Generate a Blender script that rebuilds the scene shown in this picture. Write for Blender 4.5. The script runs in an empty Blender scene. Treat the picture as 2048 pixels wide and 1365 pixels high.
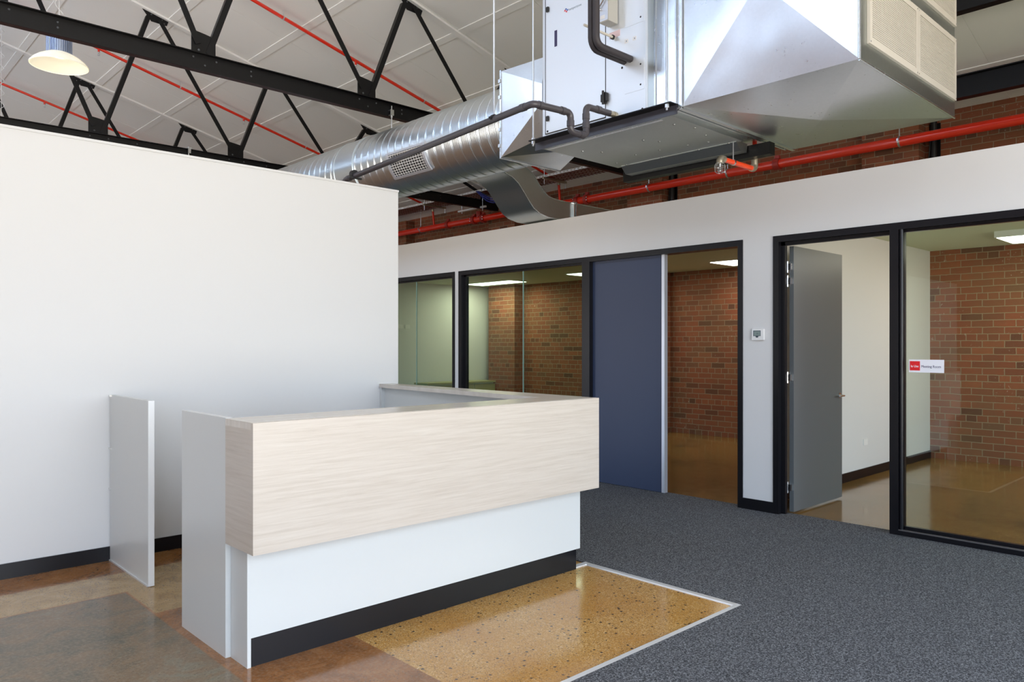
import bpy, bmesh, math, random
from mathutils import Vector, Matrix
random.seed(7)
C = bpy.context.scene.collection
PI = math.pi

# ------------------------------------------------------------------ camera
cam_d = bpy.data.cameras.new('camera')
cam = bpy.data.objects.new('camera', cam_d); C.objects.link(cam)
cam.location = (0, 0, 1.5)
cam.rotation_euler = (PI/2, 0, math.radians(-43.25))
cam_d.sensor_width = 36.0
cam_d.lens = 36.0*1520/2048
cam_d.shift_y = 7.5/2048
cam_d.clip_start = 0.05
bpy.context.scene.camera = cam

# ------------------------------------------------------------------ view / exposure
vs = bpy.context.scene.view_settings
vs.view_transform = 'Standard'; vs.look = 'None'; vs.gamma = 1.0; vs.use_curve_mapping = False
vs.exposure = 0.26

# ------------------------------------------------------------------ world: overcast-blue daylight sky
SKY = 7.0
w = bpy.data.worlds.new('sky'); bpy.context.scene.world = w; w.use_nodes = True
nt = w.node_tree; nt.nodes.clear()
out = nt.nodes.new('ShaderNodeOutputWorld'); bg = nt.nodes.new('ShaderNodeBackground')
tc = nt.nodes.new('ShaderNodeTexCoord'); sx = nt.nodes.new('ShaderNodeSeparateXYZ'); rp = nt.nodes.new('ShaderNodeValToRGB')
nt.links.new(tc.outputs['Generated'], sx.inputs[0]); nt.links.new(sx.outputs['Z'], rp.inputs[0])
mw = nt.nodes.new('ShaderNodeMix'); mw.data_type = 'RGBA'; mr = nt.nodes.new('ShaderNodeMapRange'); mr.inputs[1].default_value = 0.0; mr.inputs[2].default_value = -0.7
nt.links.new(sx.outputs['X'], mr.inputs[0]); mz = nt.nodes.new('ShaderNodeMath'); mz.operation = 'GREATER_THAN'; mz.inputs[1].default_value = 0.02; nt.links.new(sx.outputs['Z'], mz.inputs[0]); mm = nt.nodes.new('ShaderNodeMath'); mm.operation = 'MULTIPLY'; nt.links.new(mz.outputs[0], mm.inputs[0]); nt.links.new(mr.outputs[0], mm.inputs[1]); nt.links.new(mm.outputs[0], mw.inputs[0]); nt.links.new(rp.outputs[0], mw.inputs[6]); mw.inputs[7].default_value = (.49, .61, .79, 1)
nt.links.new(mw.outputs[2], bg.inputs[0]); nt.links.new(bg.outputs[0], out.inputs[0])
rp.color_ramp.elements[0].position = 0.0; rp.color_ramp.elements[0].color = (0.95, 0.97, 1.0, 1)
rp.color_ramp.elements[1].position = 0.9; rp.color_ramp.elements[1].color = (0.55, 0.72, 1.0, 1)
e = rp.color_ramp.elements.new(0.3); e.color = (0.78, 0.85, .95, 1)
rp.color_ramp.elements[0].color = (.88, .80, .69, 1); e = rp.color_ramp.elements.new(0.02); e.color = (.80, .86, .95, 1)
bg.inputs[1].default_value = SKY

def portal(loc, rot, sx_, sy_):
    l = bpy.data.lights.new('daylight_opening', 'AREA'); l.shape = 'RECTANGLE'; l.size = sx_; l.size_y = sy_
    l.cycles.is_portal = True
    o = bpy.data.objects.new('daylight_opening', l); C.objects.link(o); o.location = loc; o.rotation_euler = rot
# clerestory over the ridge (faces +X into the hall), shopfront on the street side (faces +Y)
CLX, CLZ0, CLZ1 = -1.0, 5.3, 6.8
CLY0, CLY1 = 1.0, 19.0
SFY = -2.8
portal((CLX-0.02, (CLY0+CLY1)/2, (CLZ0+CLZ1)/2), (0, -PI/2, 0), CLZ1-CLZ0, CLY1-CLY0)
portal((2.0, SFY-0.02, 2.12), (PI/2, 0, 0), 15.0, 3.95)
portal((-6.9-0.12, -.8, 2.35), (0, -PI/2, 0), 1.1, 2.4)  # small unseen side opening, added to cool and lift the lower partition
portal((-6.9-0.12, 11.5, 1.65), (0, -PI/2, 0), 2.7, 10.0)  # long unseen side opening, added to brighten the ceiling past the white wall

# ------------------------------------------------------------------ materials
def mat(name, col=(.8,.8,.8), rough=.5, metal=0., spec=.5, emit=None, es=0., coat=0.):
    m = bpy.data.materials.new(name); m.use_nodes = True
    b = m.node_tree.nodes['Principled BSDF']
    b.inputs['Base Color'].default_value = (*col, 1); b.inputs['Roughness'].default_value = rough
    b.inputs['Metallic'].default_value = metal; b.inputs['Specular IOR Level'].default_value = spec
    b.inputs['Coat Weight'].default_value = coat
    if emit: b.inputs['Emission Color'].default_value = (*emit, 1); b.inputs['Emission Strength'].default_value = es
    return m
class G:
    """small node-graph helper"""
    def __init__(s, m): s.m = m; s.n = m.node_tree.nodes; s.l = m.node_tree.links; s.b = s.n['Principled BSDF']
    def new(s, t, **k):
        o = s.n.new(t)
        for a, v in k.items(): setattr(o, a, v)
        return o
    def link(s, a, b): s.l.new(a, b)
    def pos(s): return s.new('ShaderNodeNewGeometry').outputs['Position']
    def noise(s, vec, scale, detail=4, rough=.55, dist=0.):
        o = s.new('ShaderNodeTexNoise'); o.inputs['Scale'].default_value = scale; o.inputs['Detail'].default_value = detail
        o.inputs['Roughness'].default_value = rough; o.inputs['Distortion'].default_value = dist
        s.link(vec, o.inputs['Vector']); return o.outputs['Fac']
    def vor(s, vec, scale, rnd=1.0):
        o = s.new('ShaderNodeTexVoronoi'); o.inputs['Scale'].default_value = scale; o.inputs['Randomness'].default_value = rnd
        s.link(vec, o.inputs['Vector']); return o
    def scale(s, vec, sc):
        o = s.new('ShaderNodeVectorMath', operation='MULTIPLY'); s.link(vec, o.inputs[0]); o.inputs[1].default_value = sc; return o.outputs[0]
    def ramp(s, fac, stops):
        o = s.new('ShaderNodeValToRGB'); cr = o.color_ramp
        while len(cr.elements) < len(stops): cr.elements.new(.5)
        for el, (p, c) in zip(cr.elements, stops):
            el.position = p; el.color = (*c, 1) if len(c) == 3 else c
        s.link(fac, o.inputs[0]); return o.outputs[0]
    def mix(s, fac, a, b, blend='MIX'):
        o = s.new('ShaderNodeMix', data_type='RGBA', blend_type=blend)
        for sock, v in ((o.inputs[0], fac), (o.inputs[6], a), (o.inputs[7], b)):
            if hasattr(v, 'links'): s.link(v, sock)
            elif isinstance(v, (int, float)): sock.default_value = v
            else: sock.default_value = (*v, 1)
        return o.outputs[2]
    def math(s, op, a, b=0., c=0.):
        o = s.new('ShaderNodeMath', operation=op)
        for i, v in enumerate((a, b, c)):
            if hasattr(v, 'links'): s.link(v, o.inputs[i])
            else: o.inputs[i].default_value = v
        return o.outputs[0]
    def box(s, vec, x0, x1, y0, y1, soft=.006):
        """1 inside a rectangle of the floor"""
        sp = s.new('ShaderNodeSeparateXYZ'); s.link(vec, sp.inputs[0])
        r = None
        for ax, lo, hi in (('X', x0, x1), ('Y', y0, y1)):
            for val, sg in ((lo, 1), (hi, -1)):
                t = s.math('MULTIPLY_ADD', sp.outputs[ax], sg/soft, -sg*val/soft)
                o = s.new('ShaderNodeClamp'); s.link(t, o.inputs[0])
                r = o.outputs[0] if r is None else s.math('MULTIPLY', r, o.outputs[0])
        return r
    def bump(s, h, strength=.2, dist=.01):
        o = s.new('ShaderNodeBump'); o.inputs['Strength'].default_value = strength; o.inputs['Distance'].default_value = dist
        s.link(h, o.inputs['Height']); s.link(o.outputs[0], s.b.inputs['Normal'])

M = {}
M['plaster'] = mat('white_painted_plasterboard', (.66, .66, .655), .6)
g = G(M['plaster']); g.bump(g.noise(g.pos(), 180, 2), .04, .002)
M['ceiling'] = mat('painted_ceiling_lining', (.90, .895, .87), .75)
M['office_ceiling'] = mat('office_ceiling_paint', (.62, .68, .50), .8)
M['black'] = mat('black_powdercoat', (.006, .006, .008), .30, spec=.35)
M['steel_black'] = mat('black_painted_steel', (.004, .004, .005), .42, spec=.3)
g = G(M['steel_black']); g.bump(g.noise(g.pos(), 60, 4), .12, .003)
M['steel_oxide'] = mat('red_oxide_steel', (.16, .015, .012), .5)
M['white_lam'] = mat('white_laminate', (.60, .615, .605), .28)
M['grey_door'] = mat('grey_painted_door', (.105, .118, .122), .34)
M['blue_door'] = mat('slate_blue_door', (.028, .042, .088), .42)
M['alu'] = mat('satin_aluminium', (.80, .81, .82), .42, .6)
M['alu_edge'] = mat('anodised_edge', (.60, .63, .70), .35, .6)
M['chrome'] = mat('satin_chrome', (.75, .75, .74), .22, 1.)
M['zinc'] = mat('zinc_plated', (.7, .72, .74), .3, 1.)
M['red'] = mat('red_enamel_pipe', (.80, .028, .008), .22, 0, .5, coat=.8)
M['red_orange'] = mat('orange_red_pipe', (.85, .075, .02), .3)
M['red_dark'] = mat('red_painted_coupling', (.40, .03, .02), .4)
M['brass'] = mat('tarnished_fitting', (.45, .40, .30), .4, .7)
M['pvc'] = mat('dark_grey_pvc', (.055, .050, .058), .33)
M['lagging'] = mat('black_foam_lagging', (.030, .026, .032), .55)
M['plastic_white'] = mat('white_plastic', (.78, .78, .77), .35)
M['plastic_grey'] = mat('grey_plastic', (.42, .42, .40), .45)
M['rubber'] = mat('black_rubber', (.012, .012, .014), .5)
M['lcd'] = mat('lcd_screen', (.20, .26, .25), .25)
M['lcd_dark'] = mat('lcd_border', (.03, .05, .07), .3)
M['sign_white'] = mat('sign_white', (.82, .82, .86), .35)
M['sign_red'] = mat('sign_red', (.75, .012, .018), .35)
M['ink'] = mat('dark_ink', (.035, .03, .10), .5)
M['paper'] = mat('sticker_paper', (.75, .75, .76), .5)
M['pink_paper'] = mat('pink_sticker', (.72, .55, .58), .5)
M['ink_grey'] = mat('grey_ink', (.12, .2, .33), .5)
M['ink_blue'] = mat('blue_ink', (.02, .12, .45), .4)
M['louvre'] = mat('cream_grille_paint', (.56, .53, .47), .5)
M['louvre_dark'] = mat('grille_core', (.34, .31, .27), .7)
M['cable_blue'] = mat('blue_cable', (.02, .03, .25), .4)
M['lamp_white'] = mat('led_diffuser', (.9, .9, .85), .4, emit=(1, .97, .86), es=5.)
M['lamp_shade'] = mat('glowing_bell_shade', (.9, .88, .8), .25, emit=(1, .90, .62), es=.40)
M['lamp_inner'] = mat('lamp_reflector', (.85, .83, .74), .3, emit=(1, .88, .60), es=.05)
M['heatsink'] = mat('ribbed_aluminium', (.55, .62, .78), .35, .7)
M['ledge'] = mat('timber_ledge', (.34, .33, .16), .5)
M['rust'] = mat('rusty_tray', (.16, .05, .035), .55, .4)
M['asphalt'] = mat('street_pavement', (.16, .16, .16), .9)

# galvanised sheet with crystalline spangle and soft dents
def galv(name, base=(.74, .77, .80), r0=.20, r1=.36, spangle=60, dent=.10, dscale=2.5):
    m = mat(name, base, .3, 1.0); g = G(m); p = g.pos()
    v = g.vor(p, spangle)
    f = g.math('MULTIPLY_ADD', g.noise(p, 3.0, 3), .8, -.2)
    r = g.math('MULTIPLY_ADD', g.noise(p, 30, 3), (r1-r0)*.5, r0)
    r = g.math('MULTIPLY_ADD', f, (r1-r0)*.5, r)
    g.link(r, g.b.inputs['Roughness'])
    c = g.mix(g.math('MULTIPLY', v.outputs['Color'], .12), base, tuple(x*.72 for x in base))
    g.link(c, g.b.inputs['Base Color'])
    g.bump(g.noise(p, dscale, 1.5), dent, .10)
    return m
M['galv'] = galv('galvanised_sheet')
M['galv_box'] = galv('galvanised_plenum_sheet', (.78, .81, .85), .25, .36, 60, .22, 1.3)
M['galv_duct'] = galv('galvanised_spiral_duct', (.74, .81, .86), .27, .36, 50, .0)
M['galv_dull'] = galv('galvanised_duct_dull', (.52, .55, .54), .30, .44, 50, .06)
M['casing'] = mat('zinc_coated_casing', (.80, .84, .89), .45, .80)

# pale wood-grain laminate
def wood(name, c0, c1, c2):
    m = mat(name, c1, .38); g = G(m)
    p = g.pos(); sp = g.scale(p, (1.5, 1.5, 40))
    n1 = g.noise(sp, 1.4, 8, .72, .35); n2 = g.noise(g.scale(p, (4, 4, 260)), 1.5, 4, .6)
    c = g.ramp(n1, [(.30, c0), (.5, c1), (.68, c2)])
    c = g.mix(g.math('MULTIPLY', g.ramp(n2, [(.45, (0,0,0)), (.7, (1,1,1))]), .35), c, c0)
    g.link(c, g.b.inputs['Base Color']); return m
M['wood'] = wood('pale_oak_laminate', (.46, .40, .335), (.54, .48, .415), (.585, .53, .465))
def wood_top(name, c0, c1, c2, ax):
    m = mat(name, c1, .24); g = G(m); p = g.pos()
    sc = (1.2, 26, 1) if ax == 0 else (26, 1.2, 1)
    n1 = g.noise(g.scale(p, sc), 1.6, 6, .6, .4)
    g.link(g.ramp(n1, [(.3, c0), (.5, c1), (.68, c2)]), g.b.inputs['Base Color']); return m
M['wood_x'] = wood_top('pale_oak_counter', (.52, .465, .40), (.61, .555, .49), (.66, .61, .55), 0)
M['wood_y'] = wood_top('pale_oak_counter_return', (.50, .45, .39), (.59, .54, .48), (.65, .60, .54), 1)

# brickwork on walls facing -X (coordinates Y, Z)
def brick(name, tint=1.0, paint=.5):
    m = mat(name, (.3, .1, .06), .85); g = G(m); p = g.pos()
    sp = g.new('ShaderNodeSeparateXYZ'); g.link(p, sp.inputs[0])
    n = g.new('ShaderNodeNewGeometry'); sn = g.new('ShaderNodeSeparateXYZ'); g.link(n.outputs['Normal'], sn.inputs[0])
    isx = g.math('GREATER_THAN', g.math('ABSOLUTE', sn.outputs['X']), .5)
    u = g.math('ADD', g.math('MULTIPLY', sp.outputs['Y'], isx), g.math('MULTIPLY', sp.outputs['X'], g.math('SUBTRACT', 1., isx)))
    cb = g.new('ShaderNodeCombineXYZ'); g.link(u, cb.inputs[0]); g.link(sp.outputs['Z'], cb.inputs[1])
    wob = g.new('ShaderNodeTexNoise'); wob.inputs['Scale'].default_value = 9; g.link(cb.outputs[0], wob.inputs['Vector'])
    wv = g.new('ShaderNodeVectorMath', operation='MULTIPLY_ADD'); g.link(wob.outputs['Color'], wv.inputs[0]); wv.inputs[1].default_value = (.012, .012, 0); g.link(cb.outputs[0], wv.inputs[2])
    def br(off):
        b = g.new('ShaderNodeTexBrick'); b.inputs['Scale'].default_value = 1.0
        b.inputs['Brick Width'].default_value = .245; b.inputs['Row Height'].default_value = .0865
        b.inputs['Mortar Size'].default_value = .0055; b.inputs['Mortar Smooth'].default_value = .25
        b.inputs['Bias'].default_value = 0; b.offset = .5; b.squash = .5; b.squash_frequency = 6
        g.link(wv.outputs[0], b.inputs['Vector']); return b
    b = br(0)
    b.inputs['Color1'].default_value = (0, 0, 0, 1); b.inputs['Color2'].default_value = (1, 1, 1, 1); b.inputs['Mortar'].default_value = (.5, .5, .5, 1)
    T = lambda c: tuple(x*tint for x in c)
    c = g.ramp(b.outputs['Color'], [(0., T((.11, .040, .022))), (.10, T((.22, .060, .028))), (.38, T((.32, .085, .036))), (.62, T((.27, .074, .033))), (.86, T((.37, .105, .042))), (1., T((.20, .085, .045)))])
    c = g.mix(g.math('MULTIPLY', g.noise(p, 14, 5, .7), .55), c, T((.17, .075, .045)))
    patch = g.ramp(g.noise(p, 1.1, 4, .6), [(.42, (0,0,0)), (.72, (1,1,1))])
    c = g.mix(g.math('MULTIPLY', patch, .45), c, T((.15, .11, .055)))
    c = g.mix(b.outputs['Fac'], c, T((.30, .225, .145)))
    # small flecks of old plaster and paint left on the bricks
    fl = g.ramp(g.noise(p, 26, 3, .7), [(.655, (0,0,0)), (.69, (1,1,1))])
    fl2 = g.ramp(g.noise(p, 1.6, 2), [(.45, (0,0,0)), (.6, (1,1,1))])
    c = g.mix(g.math('MULTIPLY', g.math('MULTIPLY', fl, fl2), paint), c, (.62, .58, .50))
    g.link(c, g.b.inputs['Base Color'])
    h = g.math('SUBTRACT', g.math('MULTIPLY', g.noise(p, 40, 4), .4), b.outputs['Fac'])
    g.bump(h, .6, .006)
    return m
M['brick'] = brick('old_red_brickwork')
M['brick2'] = brick('old_brown_brickwork', .9, .2)

# loop-pile carpet
M['carpet'] = mat('charcoal_carpet', (.06, .062, .068), .95, spec=.2); g = G(M['carpet']); p = g.pos()
v = g.math('MULTIPLY_ADD', g.noise(p, 210, 2, .7), .55, g.math('MULTIPLY', g.noise(p, 95, 2, .6), .45))
c = g.ramp(v, [(.40, (.018, .019, .022)), (.5, (.085, .088, .096)), (.60, (.26, .27, .29))])
c = g.mix(g.math('MULTIPLY', g.noise(p, 1.5, 3), .25), c, (.07, .074, .09))
g.link(c, g.b.inputs['Base Color']); g.bump(v, .9, .006)

# polished concrete
def concrete(name, lobby):
    m = mat(name, (.3, .18, .08), .12, spec=.36 if lobby else .62); g = G(m); p = g.pos()
    n1 = g.noise(p, .9, 5, .6, .8); n2 = g.noise(p, 4.5, 6, .65, 1.2); n3 = g.noise(p, 60, 3, .6)
    c = g.ramp(g.math('MULTIPLY_ADD', n2, .45, g.math('MULTIPLY', n1, .6)),
               [(.36, (.10, .085, .055)), (.47, (.21, .13, .060)), (.56, (.33, .185, .075)), (.66, (.27, .19, .10))])
    if not lobby:
        c = g.ramp(g.math('MULTIPLY_ADD', n2, .5, g.math('MULTIPLY', n1, .55)),
               [(.36, (.075, .055, .018)), (.47, (.17, .095, .022)), (.56, (.26, .135, .030)), (.68, (.20, .135, .045))])
    if lobby:
        # brown polished slab with darker grey stained bays
        brown = g.ramp(n2, [(.3, (.14, .055, .015)), (.5, (.26, .105, .030)), (.7, (.34, .165, .060))])
        grey = g.ramp(g.math('MULTIPLY_ADD', n2, .5, g.math('MULTIPLY', n1, .5)), [(.36, (.085, .075, .050)), (.47, (.13, .098, .058)), (.55, (.18, .115, .060)), (.66, (.17, .15, .10))])
        bay = g.box(p, -9, 1.452, -4.4, 4.955, .012)
        bay = g.math('MULTIPLY', bay, 1.)
        c = g.mix(bay, brown, grey)
        # paler band along the former wall line, speckled with sand aggregate
        tan = g.ramp(n2, [(.3, (.24, .145, .055)), (.55, (.36, .235, .10)), (.75, (.45, .32, .16))])
        v1 = g.vor(p, 62.); spk = g.ramp(v1.outputs['Distance'], [(.16, (1,1,1)), (.28, (0,0,0))])
        spk = g.math('MULTIPLY', spk, g.ramp(g.noise(p, 5, 3), [(.40, (0,0,0)), (.55, (1,1,1))]))
        tan = g.mix(spk, tan, (.07, .055, .035))
        band = g.math('MAXIMUM', g.box(p, -9, 2.05, 4.955, 5.40, .012), g.box(p, 1.452, 2.05, 4.45, 5.40, .012))
        c = g.mix(band, c, tan)
        # terrazzo-like exposed aggregate bay in front of the desk
        fine = g.vor(p, 170.); mid = g.vor(p, 62.); big = g.vor(p, 27.)
        t = g.ramp(fine.outputs['Color'], [(0., (.33, .16, .035)), (.5, (.46, .25, .065)), (.85, (.62, .39, .15)), (1., (.78, .58, .32))])
        t = g.mix(g.math('MULTIPLY', g.ramp(g.noise(p, 2.2, 4), [(.4, (0,0,0)), (.65, (1,1,1))]), .6), t, (.40, .18, .03))
        md = g.ramp(mid.outputs['Distance'], [(.16, (1,1,1)), (.24, (0,0,0))])
        sel = g.new('ShaderNodeSeparateColor'); g.link(mid.outputs['Color'], sel.inputs[0])
        md = g.math('MULTIPLY', md, g.math('GREATER_THAN', sel.outputs[0], .45))
        t = g.mix(g.math('MULTIPLY', md, .9), t, (.07, .035, .02))
        bd = g.ramp(big.outputs['Distance'], [(.17, (1,1,1)), (.24, (0,0,0))])
        sel2 = g.new('ShaderNodeSeparateColor'); g.link(big.outputs['Color'], sel2.inputs[0])
        bd = g.math('MULTIPLY', bd, g.math('GREATER_THAN', sel2.outputs[1], .55))
        t = g.mix(g.math('MULTIPLY', bd, .95), t, (.035, .022, .02))
        ter = g.box(p, 2.085, 9, 2.25, 3.6, .006)
        c = g.mix(ter, c, t)
    # dark aggregate flecks and pale scuffs elsewhere
    v2 = g.vor(p, 70.); fl = g.ramp(v2.outputs['Distance'], [(.14, (1,1,1)), (.26, (0,0,0))])
    msk = g.ramp(g.noise(p, 1.7, 4), [(.36, (0,0,0)), (.50, (1,1,1))])
    c = g.mix(g.math('MULTIPLY', g.math('MULTIPLY', fl, msk), .75 if lobby else .3), c, (.05, .045, .035))
    c = g.mix(g.math('MULTIPLY', g.ramp(n3, [(.45, (0,0,0)), (.7, (1,1,1))]), .22), c, (.40, .33, .22))
    g.link(c, g.b.inputs['Base Color'])
    g.link(g.math('MULTIPLY_ADD', g.noise(p, 3, 4), .16, .05), g.b.inputs['Roughness'])
    g.bump(g.noise(p, 2.2, 2), .03, .02)
    return m
M['concrete'] = concrete('polished_concrete_lobby', True)
M['concrete2'] = concrete('polished_concrete_office', False)

def glassmat(name, tint):
    m = bpy.data.materials.new(name); m.use_nodes = True; n = m.node_tree.nodes; l = m.node_tree.links; n.clear()
    o = n.new('ShaderNodeOutputMaterial'); t = n.new('ShaderNodeBsdfTransparent'); gl = n.new('ShaderNodeBsdfGlossy')
    mx = n.new('ShaderNodeMixShader'); fr = n.new('ShaderNodeLayerWeight'); fr.inputs[0].default_value = .5; pw = n.new('ShaderNodeMath'); pw.operation = 'POWER'; pw.inputs[1].default_value = 5.0; l.new(fr.outputs['Facing'], pw.inputs[0])
    t.inputs[0].default_value = (*tint, 1); gl.inputs['Roughness'].default_value = 0.0; gl.inputs[0].default_value = (.9, .95, .95, 1)
    ma = n.new('ShaderNodeMath'); ma.operation = 'MULTIPLY_ADD'; ma.inputs[1].default_value = .90; ma.inputs[2].default_value = .035
    l.new(pw.outputs[0], ma.inputs[0]); l.new(ma.outputs[0], mx.inputs[0]); l.new(t.outputs[0], mx.inputs[1]); l.new(gl.outputs[0], mx.inputs[2]); l.new(mx.outputs[0], o.inputs[0])
    return m
M['glass'] = glassmat('clear_glass', (.90, .95, .91))
M['glass_g'] = glassmat('green_tinted_glass', (.76, .86, .80))
M['glass_edge'] = mat('glass_edge', (.25, .38, .34), .2)

# ------------------------------------------------------------------ mesh helpers
def tag(o, label=None, cat=None, group=None, kind=None):
    if label: o['label'] = label
    if cat: o['category'] = cat
    if group: o['group'] = group
    if kind: o['kind'] = kind
    return o
def thing(name, label, cat, loc=(0,0,0), group=None):
    o = bpy.data.objects.new(name, None); C.objects.link(o); o.location = loc; o.empty_display_size = .1
    return tag(o, label, cat, group)
def link(name, me, parent=None):
    o = bpy.data.objects.new(name, me); C.objects.link(o)
    if parent:
        o.parent = parent
        base = parent; off = Vector((0,0,0))
        while base: off += Vector(base.location); base = base.parent
        me.transform(Matrix.Translation(-off))
    return o
class B:
    """collects shapes in world coordinates and links them as one mesh object"""
    def __init__(s): s.bm = bmesh.new()
    def box(s, x0, x1, y0, y1, z0, z1):
        v = [s.bm.verts.new(p) for p in ((x0,y0,z0),(x1,y0,z0),(x1,y1,z0),(x0,y1,z0),(x0,y0,z1),(x1,y0,z1),(x1,y1,z1),(x0,y1,z1))]
        for f in ((0,3,2,1),(4,5,6,7),(0,1,5,4),(1,2,6,5),(2,3,7,6),(3,0,4,7)): s.bm.faces.new([v[i] for i in f])
        return s
    def hexa(s, pts):
        v = [s.bm.verts.new(p) for p in pts]
        for f in ((0,3,2,1),(4,5,6,7),(0,1,5,4),(1,2,6,5),(2,3,7,6),(3,0,4,7)): s.bm.faces.new([v[i] for i in f])
        return s
    def faces(s, verts, fs):
        v = [s.bm.verts.new(p) for p in verts]
        for f in fs: s.bm.faces.new([v[i] for i in f])
        return s
    def prism(s, pts, d):
        """polygon (3-D points) pushed along vector d"""
        d = Vector(d); n = len(pts)
        a = [s.bm.verts.new(p) for p in pts]; b = [s.bm.verts.new(Vector(p)+d) for p in pts]
        s.bm.faces.new(a[::-1]); s.bm.faces.new(b)
        for i in range(n): s.bm.faces.new((a[i], a[(i+1)%n], b[(i+1)%n], b[i]))
        return s
    def tube(s, pts, r, n=16, cap=True):
        pts = [Vector(p) for p in pts]; rs = r if isinstance(r, (list, tuple)) else [r]*len(pts)
        rings = []; up = None
        for i, p in enumerate(pts):
            t = ((pts[i+1]-p).normalized() if i < len(pts)-1 else Vector()) + ((p-pts[i-1]).normalized() if i else Vector())
            t.normalize()
            if up is None:
                up = t.orthogonal().normalized()
            else:
                up = (up - t*up.dot(t)); up.normalize()
            sd = t.cross(up)
            k = 1.0
            if 0 < i < len(pts)-1:
                cs = (pts[i+1]-p).normalized().dot((p-pts[i-1]).normalized()); k = 1/max(.5, math.sqrt((1+cs)/2))
            rings.append([s.bm.verts.new(p + (up*math.cos(a)+sd*math.sin(a))*rs[i]*(k if k < 1.1 else 1)) for a in [2*PI*j/n for j in range(n)]])
        for a, b in zip(rings, rings[1:]):
            for j in range(n): s.bm.faces.new((a[j], a[(j+1)%n], b[(j+1)%n], b[j]))
        if cap: s.bm.faces.new(rings[0][::-1]); s.bm.faces.new(rings[-1])
        return s
    def lathe(s, prof, loc, n=32, cap=False):
        """profile [(r, z)] round a vertical axis"""
        loc = Vector(loc); rings = [[s.bm.verts.new(loc+Vector((r*math.cos(2*PI*j/n), r*math.sin(2*PI*j/n), z))) for j in range(n)] for r, z in prof]
        for a, b in zip(rings, rings[1:]):
            for j in range(n): s.bm.faces.new((a[j], a[(j+1)%n], b[(j+1)%n], b[j]))
        if cap: s.bm.faces.new(rings[0][::-1]); s.bm.faces.new(rings[-1])
        return s
    def dome(s, p, nrm, r, h=.5):
        """small bolt or rivet head"""
        p = Vector(p); nrm = Vector(nrm).normalized(); a = nrm.orthogonal().normalized(); b = nrm.cross(a)
        rings = []
        for rr, hh in ((1, 0), (.9, .5), (.5, .9)):
            rings.append([s.bm.verts.new(p+nrm*hh*h*r+(a*math.cos(2*PI*j/8)+b*math.sin(2*PI*j/8))*r*rr) for j in range(8)])
        for q, w_ in zip(rings, rings[1:]):
            for j in range(8): s.bm.faces.new((q[j], q[(j+1)%8], w_[(j+1)%8], w_[j]))
        s.bm.faces.new(rings[-1]); return s
    def build(s, name, m, parent=None, smooth=False, bevel=0., mats=None):
        me = bpy.data.meshes.new(name)
        bmesh.ops.recalc_face_normals(s.bm, faces=s.bm.faces)
        if bevel: bmesh.ops.bevel(s.bm, geom=s.bm.edges[:], offset=bevel, segments=2, affect='EDGES', profile=.6)
        s.bm.to_mesh(me); s.bm.free()
        me.materials.append(m)
        if smooth:
            for f in me.polygons: f.use_smooth = True
            try: me.set_sharp_from_angle(angle=math.radians(40))
            except Exception: pass
        return link(name, me, parent)
def bx(name, m, parent, *a, bevel=0.): return B().box(*a).build(name, m, parent, bevel=bevel)
def st(o): o['kind'] = 'structure'; return o
def arc(p0, p1, p2, r, n=6):
    """rounded corner at p1"""
    p0, p1, p2 = Vector(p0), Vector(p1), Vector(p2)
    a = (p0-p1).normalized(); b = (p2-p1).normalized(); ang = a.angle(b)
    d = r/math.tan(ang/2); s_, e_ = p1+a*d, p1+b*d
    c = p1+(a+b).normalized()*(r/math.sin(ang/2)); u = s_-c; v = e_-c; w_ = u.angle(v)
    return [c+(u*math.sin((1-t)*w_)+v*math.sin(t*w_))/math.sin(w_) for t in [i/n for i in range(n+1)]]
def path(pts, r):
    o = [Vector(pts[0])]
    for i in range(1, len(pts)-1): o += arc(pts[i-1], pts[i], pts[i+1], r)
    return o+[Vector(pts[-1])]
def copytree(o, delta, label=None, group=None, parent=None):
    c = o.copy(); C.objects.link(c)
    if parent: c.parent = parent
    else: c.location = Vector(o.location)+Vector(delta)
    if label: c['label'] = label
    if group: c['group'] = group
    for ch in [x for x in o.children]: copytree(ch, delta, parent=c)
    return c
def text(name, body, loc, size, m, parent, sx_=1., depth=.0008, bold=0.):
    """lettering on a face that looks towards -X and reads towards -Y"""
    cu = bpy.data.curves.new(name, 'FONT'); cu.body = body; cu.size = size; cu.extrude = depth; cu.offset = bold; cu.resolution_u = 3
    t = bpy.data.objects.new(name, cu); C.objects.link(t)
    dg = bpy.context.evaluated_depsgraph_get(); me = bpy.data.meshes.new_from_object(t.evaluated_get(dg))
    bpy.data.objects.remove(t)
    me.transform(Matrix(((0,0,-1,loc[0]),(-sx_,0,0,loc[1]),(0,1,0,loc[2]),(0,0,0,1))))
    me.materials.clear(); me.materials.append(m)
    return link(name, me, parent)

# ------------------------------------------------------------------ setting
WX = 10.95                     # outer brick wall
PX = 6.295                     # office partition face
LY = 5.77                      # white wall behind the desk
def ceil(x): return 7.4136-.2606*x
CZ = 2.74                      # office ceiling

# floors
st(B().box(-7, PX+.11, SFY, 20, -.12, 0).build('floor', M['concrete']))
st(B().box(PX+.11, WX, SFY, 20, -.12, 0).build('floor_office', M['concrete2']))
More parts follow.
